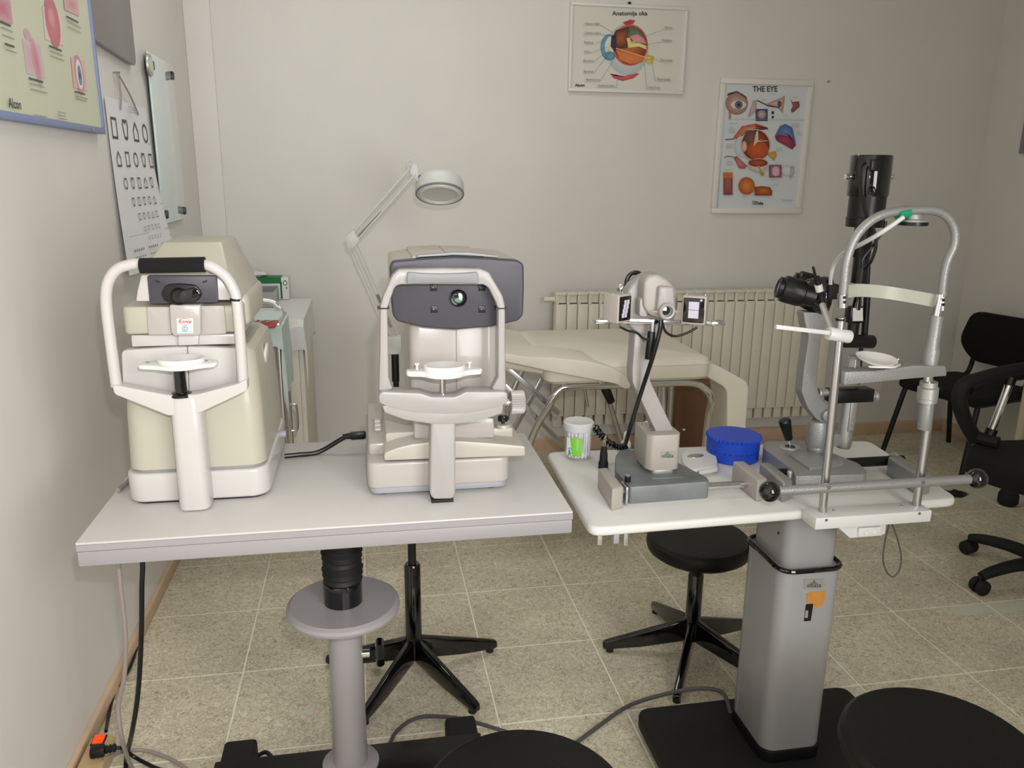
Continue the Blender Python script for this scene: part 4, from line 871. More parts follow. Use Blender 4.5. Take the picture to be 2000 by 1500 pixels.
th.part('bottle', lathe([(0, 0), (.011, 0), (.012, .002), (.012, .026), (.008, .032), (0, .032)], c, seg=20), 'white'); th.part('label', lathe([(.01205, .004), (.0123, .004), (.0123, .016), (.01205, .016)], c, seg=20), 'teal_ink'); th.part('cap', lathe([(0, .032), (.0078, .032), (.007, .048), (.004, .054), (0, .055)], c, seg=16), 'gloss_white')
c = Vector((.704, .05, T2))
th = Thing('wrapped_tube', 'crumpled clear film wrapped ointment tube behind the ophthalmometer post', 'tube', c)
th.part('tube', lathe([(0, 0), (.010, 0), (.011, .012), (.010, .014), (.014, .022), (.016, .05), (.0165, .074), (.012, .075), (0, .075)], c, seg=14), 'paper')
bm = lathe([(.0105, .001), (.0125, .014), (.0165, .024), (.019, .05), (.0195, .080), (.0185, .0805), (.018, .05), (.0155, .024), (.0115, .014), (.0098, .001)], c, seg=18)
for v in bm.verts: v.co += Vector((random.uniform(-1, 1), random.uniform(-1, 1), random.uniform(-1, 1)))*.0011
th.part('film', bm, 'film'); th.part('cap', cyl(c+Vector((0, 0, .0005)), c+Vector((0, 0, .012)), .0112, seg=14), 'black')

# ================================================================== SLIT LAMP
ys = -.085; Q_ = lambda a, b, Y: onY(*c4([(a, b)])[0], Y); PX = lambda a, b, Y: onY(a, b, Y)
th = Thing('slit_lamp', 'silver slit lamp microscope with black lamp tower and binocular eyepieces', 'slit lamp', (1.03, -.09, T2))
zb = .722
base = xy([(1491, 866), (1496, 862), (1570, 859), (1630, 886), (1676, 904), (1693, 919), (1691, 926), (1553, 930), (1549, 918), (1492, 876)], zb)
th.part('carriage', ext_z(roundpoly(base, .006), T2+.002, zb, .003), 'hammer')
th.part('carriage_plate', ext_z(roundpoly(xy([(1540, 885), (1585, 882), (1648, 906), (1582, 914)], zb+.007), .003), zb-.001, zb+.007, .0015), 'hammer')
mp = th.part('maker_plate', ext_y(xz([(1561, 934), (1592, 932), (1592, 941), (1561, 943)], -.187), -.193, -.18), 'sticker')
for a in ((1483, 903, 1504, 902, 1550, 937, 1531, 943), (1734, 890, 1757, 888, 1822, 926, 1800, 931)):
    th.part('rail_block', ext_z(xy([(a[0], a[1]), (a[2], a[3]), (a[4], a[5]), (a[6], a[7])], .729), T2, .729, .006, 3), 'hammer')
th.part('axle', cyl((1.12, -.135, .707), (1.262, -.135, .707), .0115, seg=20), 'black'); th.part('wheel', lathe([(0, 0), (.018, 0), (.019, .004), (.016, .010), (.013, .012), (0, .012)], (1.236, -.135, .707), (1, 0, 0)), 'alu')
ax = cyl((.925, -.17, .707), (.965, -.17, .707), .009, seg=16); th.part('axle', ax, 'black')
q = onZ(1548, 925, zb); th.part('lock_screw', lathe([(0, 0), (.006, 0), (.006, .014), (.005, .016), (0, .016)], (q.x-.008, q.y-.002, zb-.008), seg=14), 'alu')
q = onZ(1543, 873, zb); js = th.part('joystick_plate', lathe([(0, 0), (.024, 0), (.023, .0015), (.013, .002), (.010, .0005), (0, .0005)], (q.x, q.y, zb), seg=28), 'alu')
th.part('joystick_socket', lathe([(0, 0), (.0115, 0), (.0115, .0012), (0, .0014)], (q.x, q.y, zb+.0012), seg=22), 'black', js)
st = onY(1541, 858, q.y); tp_ = onY(1532, 820, q.y)
sk_ = th.part('joystick', cyl((q.x, q.y, zb), st, .0032, seg=12), 'chrome'); u = (tp_-st).normalized(); th.part('joystick_grip', lathe([(0, 0), (.0085, 0), (.0095, .003), (.0145, (tp_-st).length-.004), (.0125, (tp_-st).length), (0, (tp_-st).length+.001)], st, u, 20), 'black', sk_)
# pivot hub
pc = PX(1592, 890, ys); hx = pc.x
hubz = lambda py: PX(1592, py, ys).z
th.part('pivot_post', lathe([(0, zb-.0), (.0195, zb), (.0205, zb+.004), (.0205, hubz(872)), (.018, hubz(868)), (0, hubz(868))], (hx, ys, 0), seg=28), 'hammer')
th.part('pivot_hub', lathe([(0, hubz(872)), (.0235, hubz(870)), (.025, hubz(864)), (.025, hubz(832)), (.022, hubz(822)), (.012, hubz(818)), (0, hubz(818))], (hx, ys, 0), seg=30), 'hammer')
lx = PX(1642, 850, ys).x+.004
th.part('lamp_arm', loft([[(a, b, z) for a, b in rrect(hx-.004, lx, ys-.020, ys+.014, .012, 4)] for z in (hubz(868), hubz(845))]), 'hammer')
zz = lambda py: PX(1642, py, ys-.01).z
th.part('lamp_column', lathe([(0, zz(872)), (.0155, zz(874)), (.0175, zz(868)), (.0175, zz(852)), (.0165, zz(851)), (.0165, zz(768)), (0, zz(768))], (lx, ys-.01, 0), seg=28), 'alu')
fl_ = th.part('scale_plate', box(lx-.006, lx+.010, ys-.029, ys-.02, zz(840), zz(772), .002), 'alu')
for py in (780, 823, 834): th.part('plate_screw', cyl((lx+.003, ys-.031, zz(py)), (lx+.003, ys-.027, zz(py)), .0028, seg=10), 'chrome', fl_)
# microscope arm and body
am = X4 = xz(c4([(190, 612), (276, 618), (268, 668), (252, 705), (243, 800), (238, 880), (252, 925), (292, 962), (292, 1030), (240, 1005), (205, 960), (184, 905), (192, 820), (210, 700), (196, 655)]), ys)
th.part('microscope_arm', ext_y(roundpoly(am, .006), ys-.018, ys+.014, .005, 3), 'hammer')
th.part('arm_boss', cyl((Q_(272, 985, ys).x, ys-.03, Q_(272, 985, ys).z), (Q_(272, 985, ys).x, ys+.016, Q_(272, 985, ys).z), .014, seg=20, b=.002), 'hammer')
mc = Q_(262, 556, ys); mb = th.part('microscope_body', rot(lathe([(0, -.040), (.028, -.040), (.034, -.028), (.040, -.008), (.043, .004), (.043, .016), (.038, .024), (.024, .028), (0, .028)], (mc.x, ys, mc.z), (1, -.55, -.06), 32), 0, mc), 'black_gloss')
for e0, e1 in ((PX(1590, 580, ys-.035), PX(1518, 560, ys-.010)), (PX(1605, 565, ys+.03), PX(1548, 551, ys+.055))):
    d = (e1-e0).normalized(); ln_ = (e1-e0).length
    ep = th.part('eyepiece', lathe([(0, 0), (.023, 0), (.023, ln_*.28), (.0285, ln_*.32), (.0295, ln_*.42), (.0295, ln_*.80), (.027, ln_*.86), (.023, ln_*.88), (.0235, ln_*.98), (.018, ln_), (.013, ln_*.96), (0, ln_*.95)], e0, d, 26), 'black')
    th.part('eye_lens', lathe([(0, 0), (.0125, 0), (.008, .002), (0, .003)], e0+d*ln_*.952, d, 18), 'lens_glass', ep)
q = PX(1621, 569, ys-.03); th.part('filter_box', box(q.x-.015, q.x+.016, ys-.05, ys-.014, q.z-.015, q.z+.016, .002), 'black_matte')
s0, s1 = PX(1588, 521, ys-.055), PX(1600, 568, ys-.055); s2 = PX(1607, 592, ys-.055); s3 = PX(1622, 648, -.30)
th.part('focus_rod', cyl(s0, s1, .0028, seg=10), 'black'); th.part('rod_sleeve', cyl(PX(1595, 540, ys-.055), PX(1606, 588, ys-.055), .0062, seg=12), 'black_matte'); th.part('rod_tape', cyl(PX(1598, 556, ys-.055), PX(1601, 569, ys-.055), .0082, seg=12), 'frame_white')
# lamp tower
yl = ys-.01
def LZ(py): return PX(1690, py, yl).z
def seg_(name, x, prof, m, parent=None): return th.part(name, lathe([(0, prof[0][1])]+prof+[(0, prof[-1][1])], (x, yl, 0), seg=36), m, parent)
k = 1.73/1560
lxx = lambda px, py: PX(px, py, yl).x
lt = seg_('lamp_cap', lxx(1699, 340), [(36.5*k*1.03, LZ(383)), (37.5*k*1.03, LZ(380)), (37.5*k*1.03, LZ(306)), (36*k*1.03, LZ(303))], 'black_gloss')
seg_('lamp_housing', lxx(1692, 410), [(35*k, LZ(443)), (36*k, LZ(425)), (34.5*k, LZ(424)), (34.5*k, LZ(382))], 'black')
seg_('lamp_neck', lxx(1685, 470), [(17*k, LZ(502)), (18*k, LZ(498)), (18*k, LZ(442))], 'black')
seg_('slit_tube', lxx(1680, 525), [(15*k, LZ(552)), (15*k, LZ(500))], 'black')
th.part('lamp_socket', box(lxx(1688, 325)-.013, lxx(1688, 325)+.011, yl-.046, yl-.036, LZ(334), LZ(312), .002), 'black', lt)
for px, s_ in ((1653, -1), (1742, 1)):
    e = PX(px, 345, yl); cx2 = lxx(1699, 345); th.part('thumb_screw', join(cyl((cx2+s_*.040, yl, e.z), (e.x, yl, e.z), .0038, seg=12), cyl((e.x-s_*.004, yl, e.z), (e.x+s_*.002, yl, e.z), .0062, seg=12)), 'chrome', lt)
th.part('lamp_cable', tube([PX(a, b, yl-.05+c_) for a, b, c_ in ((1690, 318, 0), (1681, 330, -.004), (1682, 380, 0), (1692, 420, 0), (1706, 448, .0), (1711, 480, -.005), (1700, 512, 0), (1688, 524, .02))], .0036, 8, 6), 'black')
th.part('lamp_cable', tube([PX(a, b, yl-.045) for a, b in ((1730, 432), (1726, 448), (1705, 480), (1686, 505), (1684, 520))], .003, 8, 6), 'black')
mx = lxx(1670, 610)
th.part('mirror_stem', cyl((mx+.001, yl, LZ(604)), (mx+.003, yl, LZ(574)), .011, .007, 16), 'black_gloss'); th.part('mirror_holder', box(mx-.0165, mx+.0175, yl-.008, yl+.016, LZ(630), LZ(598), .003), 'black')
bm = box(mx-.012, mx+.012, yl-.012, yl-.008, LZ(625), LZ(600)); th.part('mirror', rot(bm, math.radians(-14), (mx, yl-.01, LZ(612)), 'X'), 'gloss_white')  # white in place of a mirror finish, standing in for the reflected flash
th.part('mirror_post', cyl((mx, yl, LZ(668)), (mx, yl, LZ(629)), .0125, seg=18), 'black')
rx_ = lxx(1701, 580); th.part('guide_rod', cyl((lxx(1702, 520), yl+.012, LZ(520)), (lxx(1694, 670), yl+.012, LZ(670)), .0052, seg=14), 'black'); th.part('guide_collar', cyl((lxx(1700, 580), yl+.012, LZ(582)), (lxx(1694, 660), yl+.012, LZ(660)), .0075, seg=14), 'black')
th.part('tilt_bar', cyl((lxx(1640, 664), yl, LZ(664)), (lxx(1705, 668), yl, LZ(668)), .0155, seg=20, b=.002), 'black')
th.part('lamp_dome', lathe([(0, 0), (.0175, 0), (.0175, .045), (.015, .056), (.010, .062), (0, .062)], (lxx(1661, 740), yl, LZ(745)), seg=26), 'hammer')
th.part('guide_rod', cyl((lxx(1688, 680), yl+.012, LZ(680)), (lxx(1682, 752), yl+.012, LZ(752)), .005, seg=12), 'black')
th.part('slit_block', box(lxx(1617, 765), lxx(1697, 768), yl-.022, yl+.014, LZ(781), LZ(756), .003), 'black')
for px, s_ in ((1606, -1), (1704, 1)):
    e = PX(px, 767 if s_ < 0 else 774, yl); th.part('slit_knob', join(cyl((e.x-s_*.012, yl, e.z), (e.x+s_*.003, yl, e.z), .0085, seg=18), cyl((e.x+s_*.003, yl, e.z), (e.x+s_*.011, yl, e.z), .0115, seg=24, b=.001)), 'alu')

# ================================================================== CHIN REST OF THE SLIT LAMP
yr = -.345
th = Thing('chin_rest', 'steel slit lamp chin rest with arched head frame, handlebar and black ball ends', 'chin rest', (1.03, yr, T2-.02))
bk = th.part('bracket', box(.902, 1.160, -.375, -.325, T2-.018, T2+.007, .002), 'white_paint')
for px, py in ((1614, 1016), (1796, 1003)): q = onY(px, py, -.376); th.part('bracket_screw', cyl((q.x, -.3765, q.z), (q.x, -.373, q.z), .003, seg=10), 'steel', bk)
for px, py in ((1628, 997), (1760, 988)): q = onZ(px, py, T2+.007); th.part('bracket_screw', cyl((q.x, q.y, T2+.006), (q.x, q.y, T2+.008), .003, seg=10), 'steel', bk)
P = lambda a, b, Y=yr: onY(a, b, Y)
r0 = P(1607, 995); r0.z = T2+.006; r1 = P(1790, 984); r1.z = T2+.006
th.part('upright', cyl(r0, P(1643, 620), .0082, seg=20), 'steel'); th.part('upright', cyl(r1, P(1812, 830), .0085, seg=20), 'steel')
th.part('upright_ring', cyl(P(1641, 626), P(1641.4, 622), .0088, seg=18), 'black')
th.part('sleeve', cyl(P(1805, 838), P(1811, 780), .0135, seg=22, b=.001), 'hammer'); th.part('height_nut', lathe([(0, 0), (.0185, 0), (.0185, .008), (.0195, .009), (.0195, .030), (.0165, .032), (.0165, .042), (0, .042)], P(1810, 785), (P(1815, 740)-P(1810, 785)), 26), 'alu')
th.part('upright', cyl(P(1813, 745), P(1816, 715), .0085, seg=18), 'chrome'); th.part('sleeve', lathe([(0, 0), (.0155, 0), (.0155, .030), (.0125, .036), (.0125, .098), (0, .098)], P(1815, 712), (P(1829, 618)-P(1815, 712)), 24), 'hammer'); th.part('upright', cyl(P(1828, 622), P(1838, 575), .0082, seg=18), 'chrome')
ap = [(1645, 600), (1648, 560), (1654, 508), (1672, 462), (1703, 430), (1740, 415), (1785, 411), (1826, 412), (1850, 424), (1864, 448), (1864, 478), (1850, 512), (1843, 545), (1839, 590)]
th.part('head_arch', tube([P(*p) for p in ap], .0084, 14, 6), 'hammer')
for a, b in ((1645, 590), (1838, 595)):
    e = th.part('arch_joint', cyl(P(a, b+10), P(a+1, b-16), .0098, seg=18), 'steel'); q = P(a+4, b, yr-.009); th.part('joint_screw', ball((q.x, yr-.010, q.z), .003, (1, .6, 1), 8, 6), 'black', e); q = P(a+4, b-9, yr-.009); th.part('joint_screw', ball((q.x, yr-.010, q.z), .003, (1, .6, 1), 8, 6), 'black', e)
l_, r_ = P(1650, 576), P(1838, 592); hb_ = []
for k in range(15):
    t = k/14; x = l_.x+(r_.x-l_.x)*t; y = yr+.004+.055*math.sin(PI*t)**.8; z = l_.z+.004+(r_.z-l_.z-.002)*t+.004*math.sin(PI*t); h = .0125
    hb_.append([(x, y-.0025, z-h), (x, y+.0025, z-h), (x, y+.0025, z+h), (x, y-.0025, z+h)])
th.part('headband', loft(hb_), 'headband')
q = P(1790, 434); fx = th.part('fixation_lamp', lathe([(0, 0), (.024, 0), (.0255, .003), (.024, .006), (.016, .008), (.013, .016), (.006, .018), (0, .018)], P(1783, 436, yr), (0, 0, 1), 26), 'alu')
c_ = P(1783, 437, yr); th.part('lamp_rim', lathe([(.0, -.003), (.0262, -.003), (.0268, .001), (.0262, .0035), (0, .0035)], c_, (0, 0, 1), 26), 'black', fx)
th.part('tape', tube([P(1752, 419), P(1763, 417), P(1775, 415)], .0106, 14, 3), 'green_tape')
ar_ = th.part('fixation_arm', tube([P(1765, 424, yr-.012), P(1720, 455, yr), P(1680, 478, yr+.05), P(1648, 494, yr+.14), P(1630, 515, yr+.20), P(1623, 540, yr+.215), P(1622, 556, yr+.22)], .0042, 10, 6), 'white_paint')
th.part('fixation_cable', tube([P(1745, 412, yr+.004), P(1765, 405, yr+.006), P(1785, 407, yr+.004), P(1795, 420, yr+.002)], .0022, 8, 6), 'black')
cl = th.part('clamp', cyl(P(1617, 651, yr-.004), P(1660, 658, yr-.004), .0125, seg=22, b=.002), 'white_paint')
th.part('clamp_rod', bar(P(1515, 638, yr-.006), P(1620, 650, yr-.006), .007, .008, .001), 'white_paint', cl); th.part('clamp_stem', cyl(P(1606, 595, yr+.05), P(1624, 645, yr), .0062, seg=14), 'alu', cl)
cz = P(1816, 722).z
th.part('carriage_arm', ext_y(roundpoly(xz([(1640, 722), (1700, 720), (1772, 710), (1835, 711), (1837, 730), (1770, 735), (1700, 742), (1638, 748)], yr), .004), yr-.018, yr+.018, .004, 3), 'hammer')
c0 = P(1708, 709, yr-.012)
bm = lathe([(0, 0), (.020, .0), (.034, .004), (.041, .0085), (.042, .0105), (.036, .010), (.02, .006), (0, .005)], (0, 0, 0), seg=30)
for v in bm.verts:
    v.co = Vector((v.co.x*1.0, v.co.y*.72, v.co.z+.0022*(v.co.x/.04)**2)); v.co.rotate(Matrix.Rotation(math.radians(5), 3, 'Y')); v.co.rotate(Matrix.Rotation(math.radians(14), 3, 'X')); v.co += c0
cu = th.part('chin_cup', bm, 'gloss_white')
th.part('chin_visor', ext_z(roundpoly([(c0.x-.030, c0.y-.020), (c0.x+.02, c0.y-.034), (c0.x+.052, c0.y-.010), (c0.x+.046, c0.y+.006), (c0.x, c0.y+.006)], .012), c0.z-.004, c0.z-.0005, .0015), 'gloss_white', cu)
for a, b in ((1671, 706), (1753, 704)): q = P(a, b, yr-.004); th.part('paper_pin', lathe([(0, 0), (.0022, 0), (.0022, .013), (.005, .014), (.004, .0165), (0, .017)], (q.x, yr-.004, q.z-.012), seg=12), 'steel')
yh_ = yr-.020
h0, h1 = onY(1503, 960, yh_), onY(1908, 935, yh_)
hb2 = th.part('handlebar', cyl(h0, h1, .0098, seg=22), 'hammer')
for h in (h0, h1): th.part('ball_grip', ball(h, .0208, seg=28, rings=18), 'black_gloss', hb2)
for a, b in ((1619, 952), (1803, 942)): q = onY(a, b, yh_-.01); th.part('bar_screw', cyl((q.x, yh_-.0112, q.z), (q.x, yh_-.006, q.z), .0042, seg=12), 'steel', hb2)
# ---- control box under the table and its hanging cord
th = Thing('control_box', 'small white control box with two buttons under the white table front', 'control box', (1.02, -.34, T2-.06))
C5 = crop(1480, 860, .24)
f = xz(C5([(600, 712), (1022, 690), (1018, 760), (1010, 745), (960, 800), (720, 818)]), -.355)
x0, x1 = onY(*C5([(620, 715)])[0], -.355).x, onY(*C5([(1022, 690)])[0], -.355).x; zt = T2-.0185
th.part('case', bev(loft([[(x0, -.358, zt), (x1, -.358, zt), (x1, -.25, zt), (x0, -.25, zt)], [(x0+.034, -.362, zt-.030), (x1-.004, -.362, zt-.030), (x1-.004, -.25, zt-.030), (x0+.034, -.25, zt-.030)]]), .002), 'white_paint')
fb = th.part('button_face', box(x0+.05, x1-.012, -.3645, -.360, zt-.027, zt-.008, .001), 'white')
for t in (.35, .72): xx = x0+.05+(x1-.012-x0-.05)*t; th.part('button', lathe([(0, 0), (.0055, 0), (.005, .0016), (0, .002)], (xx, -.3645, zt-.018), (0, -1, 0), 16), 'gloss_white', fb)
th.part('mount_strip', box(x1+.001, x1+.009, -.352, -.25, zt-.032, zt, .001), 'white')
th.part('hanging_cord', tube([onY(a, b, -.34) for a, b in ((1737, 1022), (1728, 1060), (1725, 1095), (1734, 1120), (1746, 1126), (1757, 1112), (1760, 1085), (1752, 1050), (1742, 1022))], .0017, 7, 6), 'cable_dark')

# ================================================================== STOOLS
def stool(name, label, c, h, r, legang, plus, leglen=.255, seat=True, legz=.155, group=None):
    c = Vector((c[0], c[1], 0)); th = Thing(name, label, 'stool', c, group or 'round black stools')
    th.part('seat', lathe([(0, h-.052), (r*.86, h-.052), (r*.97, h-.040), (r, h-.024), (r*.985, h-.010), (r*.93, h-.002), (r*.8, h), (0, h)], c, seg=48), 'black_leather')
    th.part('seat_plate', cyl(c+Vector((0, 0, h-.064)), c+Vector((0, 0, h-.051)), .06, seg=20), 'black')
    th.part('spindle', cyl(c+Vector((0, 0, .2)), c+Vector((0, 0, h-.055)), .011 if plus else .020, seg=16), 'rubber' if plus else 'black')
    ct = .33 if plus else h-.12
    th.part('post', lathe([(0, .055), (.0225, .055), (.0215, ct), (.018, ct+.006), (0, ct+.006)], c, seg=24), 'black_gloss')
    for k in range(5):
        a = math.radians(legang+72*k); d = Vector((math.cos(a), math.sin(a), 0)); s = Vector((-d.y, d.x, 0))
        def ring_(t, wd, z0, z1): p = c+d*t; return [tuple(p+s*wd+Vector((0, 0, z0))), tuple(p-s*wd+Vector((0, 0, z0))), tuple(p-s*wd*.75+Vector((0, 0, z1))), tuple(p+s*wd*.75+Vector((0, 0, z1)))]
        lg = th.part('leg', bev(loft([ring_(.016, .014, .05, .115), ring_(leglen*.55, .0135, .024, .072), ring_(leglen-.012, .0125, .010, .036), ring_(leglen, .010, .012, .030)]), .005, 2), 'black_gloss')
        th.part('glide', cyl(c+d*(leglen-.022), c+d*(leglen-.022)+Vector((0, 0, .013)), .011, seg=12), 'rubber', lg)
    return th
stool('swivel_stool', 'black stool with threaded spindle standing behind the grey table column', (.135, .25), .62, .16, 90, True)
stool('swivel_stool', 'low round black stool tucked under the white table', (.93, .215), .375, .145, 95, False)
stool('swivel_stool', 'black padded stool in front of the grey table', (.246, -.735), .45, .16, 100, False)
stool('swivel_stool', 'black padded stool in front of the white table', (.946, -.735), .45, .16, 60, False)

# ================================================================== MAGNIFIER LAMP
YL = 1.25; P = lambda a, b, Y=YL: onY(a, b, Y)
lb = P(772, 690); th = Thing('magnifier_lamp', 'pale grey magnifier lamp on a spring-balanced arm and floor stand', 'lamp', (lb.x, YL, 0))
th.part('stand_base', lathe([(0, 0), (.13, 0), (.13, .012), (.06, .03), (.02, .05), (0, .05)], (lb.x, YL, 0), seg=32), 'black')
th.part('stand_pole', cyl((lb.x-.002, YL, .04), (lb.x, YL, P(762, 745).z), .011, seg=16), 'black'); th.part('pole_clamp', cyl((lb.x-.001, YL, P(762, 745).z), (lb.x-.001, YL, P(766, 690).z), .014, seg=16), 'black')
th.part('joint_box', bev(box(P(756, 680).x, P(784, 680).x, YL-.025, YL+.025, P(772, 690).z, P(772, 655).z), .005), 'lamp_grey')
hd_ = P(803, 330)
for (a, b) in (((686, 482), (762, 655)), ((698, 476), (776, 652))):
    for dy in (-.010, .010): th.part('lower_rod', cyl(P(*a, YL+dy), P(*b, YL+dy), .0038, seg=8), 'lamp_grey')
for (a, b) in (((684, 462), (800, 330)), ((694, 474), (812, 340))):
    for dy in (-.010, .010): th.part('upper_rod', cyl(P(*a, YL+dy), P(*b, YL+dy), .0038, seg=8), 'lamp_grey')
th.part('elbow_plate', ext_y(roundpoly(xz([(674, 462), (690, 448), (702, 470), (690, 486), (678, 484)], YL), .006), YL-.016, YL+.016, .002), 'lamp_grey')
sp0, sp1 = P(700, 462), P(748, 412); th.part('spring', lathe([(0, 0)]+[(.0062 if k % 2 else .0048, .003*k+.002) for k in range(int((sp1-sp0).length/.003))]+[(0, (sp1-sp0).length)], sp0, sp1-sp0, 10), 'steel')
sp0, sp1 = P(736, 574), P(764, 640); th.part('spring', lathe([(0, 0)]+[(.0062 if k % 2 else .0048, .003*k+.002) for k in range(int((sp1-sp0).length/.003))]+[(0, (sp1-sp0).length)], sp0, sp1-sp0, 10), 'steel')
th.part('elbow_cable', tube([P(686, 456), P(688, 447), P(694, 448), P(696, 460)], .0035, 8, 5), 'lamp_grey')
th.part('head_bracket', ext_y(roundpoly(xz([(799, 336), (806, 318), (814, 322), (820, 348), (816, 356), (808, 348)], YL), .004), YL-.012, YL+.012, .002), 'lamp_grey')
th.part('head_cable', tube([P(798, 334), P(796, 318), P(802, 313), P(809, 320), P(813, 338)], .0035, 8, 5), 'lamp_grey'); q = P(824, 346); th.part('tilt_knob', cyl((q.x-.006, YL-.02, q.z), (q.x-.006, YL+.02, q.z), .008, seg=14), 'black')
hc = P(859, 374); axv = Vector((.05, .52, 1)).normalized(); R0 = .0875
hs = th.part('lamp_head', lathe([(R0*.60, -.008), (R0*.93, -.012), (R0*.99, -.006), (R0, .004), (R0*.985, .030), (R0*.90, .044), (R0*.62, .050), (R0*.60, .048)], hc, axv, 44), 'lamp_grey')
th.part('head_rim', tube([hc+frame_of(axv)[0]*(R0*.965*math.cos(t*PI/20))+frame_of(axv)[1]*(R0*.965*math.sin(t*PI/20))-axv*.010 for t in range(40)], .0035, 8, 0, True), 'pad_grey', hs)
th.part('lens_rim', tube([hc+frame_of(axv)[0]*(R0*.62*math.cos(t*PI/20))+frame_of(axv)[1]*(R0*.62*math.sin(t*PI/20))-axv*.004 for t in range(40)], .004, 8, 0, True), 'ink_grey', hs)
th.part('ring_tube', tube([hc+frame_of(axv)[0]*(R0*.78*math.cos(t*PI/20))+frame_of(axv)[1]*(R0*.78*math.sin(t*PI/20))-axv*.011 for t in range(40)], .0075, 8, 0, True), 'white', hs)
th.part('magnifier_lens', lathe([(0, .008), (R0*.4, .011), (R0*.615, .016), (R0*.615, .020), (R0*.4, .026), (0, .029)], hc, axv, 36), 'magnifier_glass', hs)

# ================================================================== EXAMINATION COUCH
YF, YK = 1.0, 1.62; P = lambda a, b, Y=YF: onY(a, b, Y)
th = Thing('examination_couch', 'cream vinyl examination couch on a bent chrome tube frame', 'couch', (.95, 1.3, 0))
zs = P(1390, 698).z; z0 = P(1390, 742).z
sx0, sx1 = .66, P(1394, 715).x
sr = lambda x0, x1, y0, y1, r, z: [(a, b, z) for a, b in rrect(x0, x1, y0, y1, r, 6)]
th.part('seat_cushion', loft([sr(sx0+.02, sx1-.02, YF+.02, YK-.02, .03, z0), sr(sx0+.004, sx1-.004, YF+.004, YK-.004, .04, z0+.012), sr(sx0, sx1, YF, YK, .045, z0+.03), sr(sx0, sx1, YF, YK, .045, zs-.026), sr(sx0+.006, sx1-.006, YF+.006, YK-.006, .04, zs-.010), sr(sx0+.025, sx1-.025, YF+.025, YK-.025, .03, zs)]), 'vinyl')
th.part('seat_piping', tube([(a, b, zs-.024) for a, b in rrect(sx0-.001, sx1+.001, YF-.001, YK+.001, .045, 6)], .003, 6, 0, True), 'vinyl')
# raised back section at the left, hidden in part by the autorefractor
bp = [(sx0+.04, z0+.02), (sx0+.05, zs-.012), (.42, zs+.055), (.30, zs+.085), (.29, zs+.03), (.40, zs-.01)]
th.part('back_cushion', ext_y(roundpoly(bp, .02), YF+.05, YK, .022, 4), 'vinyl')
# side bolster
bo = xz([(985, 690), (1022, 697), (1080, 699), (1150, 706), (1196, 718), (1222, 734), (1233, 750), (1230, 759), (1220, 760), (1204, 750), (1150, 740), (1080, 727), (1022, 714), (985, 706)], YF-.05)
th.part('side_bolster', ext_y(roundpoly(bo, .012), YF-.05, YF+.16, .014, 4), 'vinyl')
# folded leg section hanging at the right end
lx0, lx1 = sx1-.01, P(1436, 800, YF+.1).x
th.part('leg_cushion', ext_y(roundpoly([(sx1-.005, zs-.035), (sx1+.05, zs-.05), (lx1+.03, zs-.12), (lx1+.035, .22), (lx1-.03, .20), (lx1-.06, zs-.14), (sx1-.005, z0+.0)], .03), YF+.06, YF+.22, .018, 4), 'vinyl')
fz = z0-.016
for Y, Yb in ((YF+.03, YF+.14), (YK-.06, YK-.06)):
    th.part('frame_tube', tube([(P(1030, 900).x, Yb, .02), (P(1048, 868).x-.01, (Y+Yb)/2, fz-.24), (P(1078, 790).x, Y, fz-.06), (P(1098, 752).x, Y, fz-.008), (P(1130, 745).x, Y, fz), (P(1250, 745).x, Y, fz), (P(1350, 745).x, Y, fz), (P(1382, 762).x, Y, fz-.025), (P(1394, 800).x, Y, fz-.07), (P(1398, 860).x, (Y+Yb)/2, fz-.18), (P(1402, 900).x, Yb, .02)], .0135, 12, 6), 'chrome')
    for x in (P(1030, 900).x, P(1402, 900).x): th.part('foot_cap', cyl((x, Yb, 0), (x, Yb, .03), .018, seg=14), 'rubber')
for x, z in ((P(1130, 745).x, fz), (P(1330, 745).x, fz)): th.part('cross_tube', cyl((x, YF+.03, z), (x, YK-.06, z), .011, seg=12), 'chrome')
for px in (1105, 1180): q = P(px, 735, YF+.03); th.part('seat_bracket', cyl((q.x, YF+.03, fz), (q.x-.012, YF+.03, z0+.004), .011, seg=12), 'chrome')
for a, b, Y in (((985, 714), (1092, 808), YF+.08), ((985, 752), (1100, 870), YF+.08), ((1062, 735), (985, 870), YF+.3)): th.part('brace', bar(P(*a, Y), P(*b, Y), .010, .020, .002), 'steel')
gs = th.part('gas_strut', cyl(P(1178, 745, YF+.2), P(1216, 870, YF+.2), .010, seg=14), 'steel'); th.part('strut_grip', cyl(P(1182, 758, YF+.2), P(1194, 786, YF+.2), .019, .016, 16, .003), 'black', gs)
th.part('rear_leg', cyl((P(1312, 752, YF+.3).x, YF+.3, .02), (P(1312, 752, YF+.3).x, YF+.3, fz), .013, seg=14), 'steel'); th.part('hanging_rod', cyl(P(1142, 760, YF+.25), P(1148, 795, YF+.25), .006, seg=10), 'steel')
bx0, bx1 = onY(1318, 800, 1.70).x, onY(1425, 800, 1.70).x
th = Thing('cardboard_box', 'brown cardboard box on the floor under the couch', 'box', ((bx0+bx1)/2, 1.74, 0))
th.part('carton', box(bx0, bx1, 1.68, 1.80, 0, .40, .004), 'cardboard')
for s_ in (0, 1): xx = (bx0+bx1)/2; th.part('flap', box(bx0+.002 if s_ == 0 else xx+.001, xx-.001 if s_ == 0 else bx1-.002, 1.682, 1.798, .4005, .404, .001), 'cardboard')

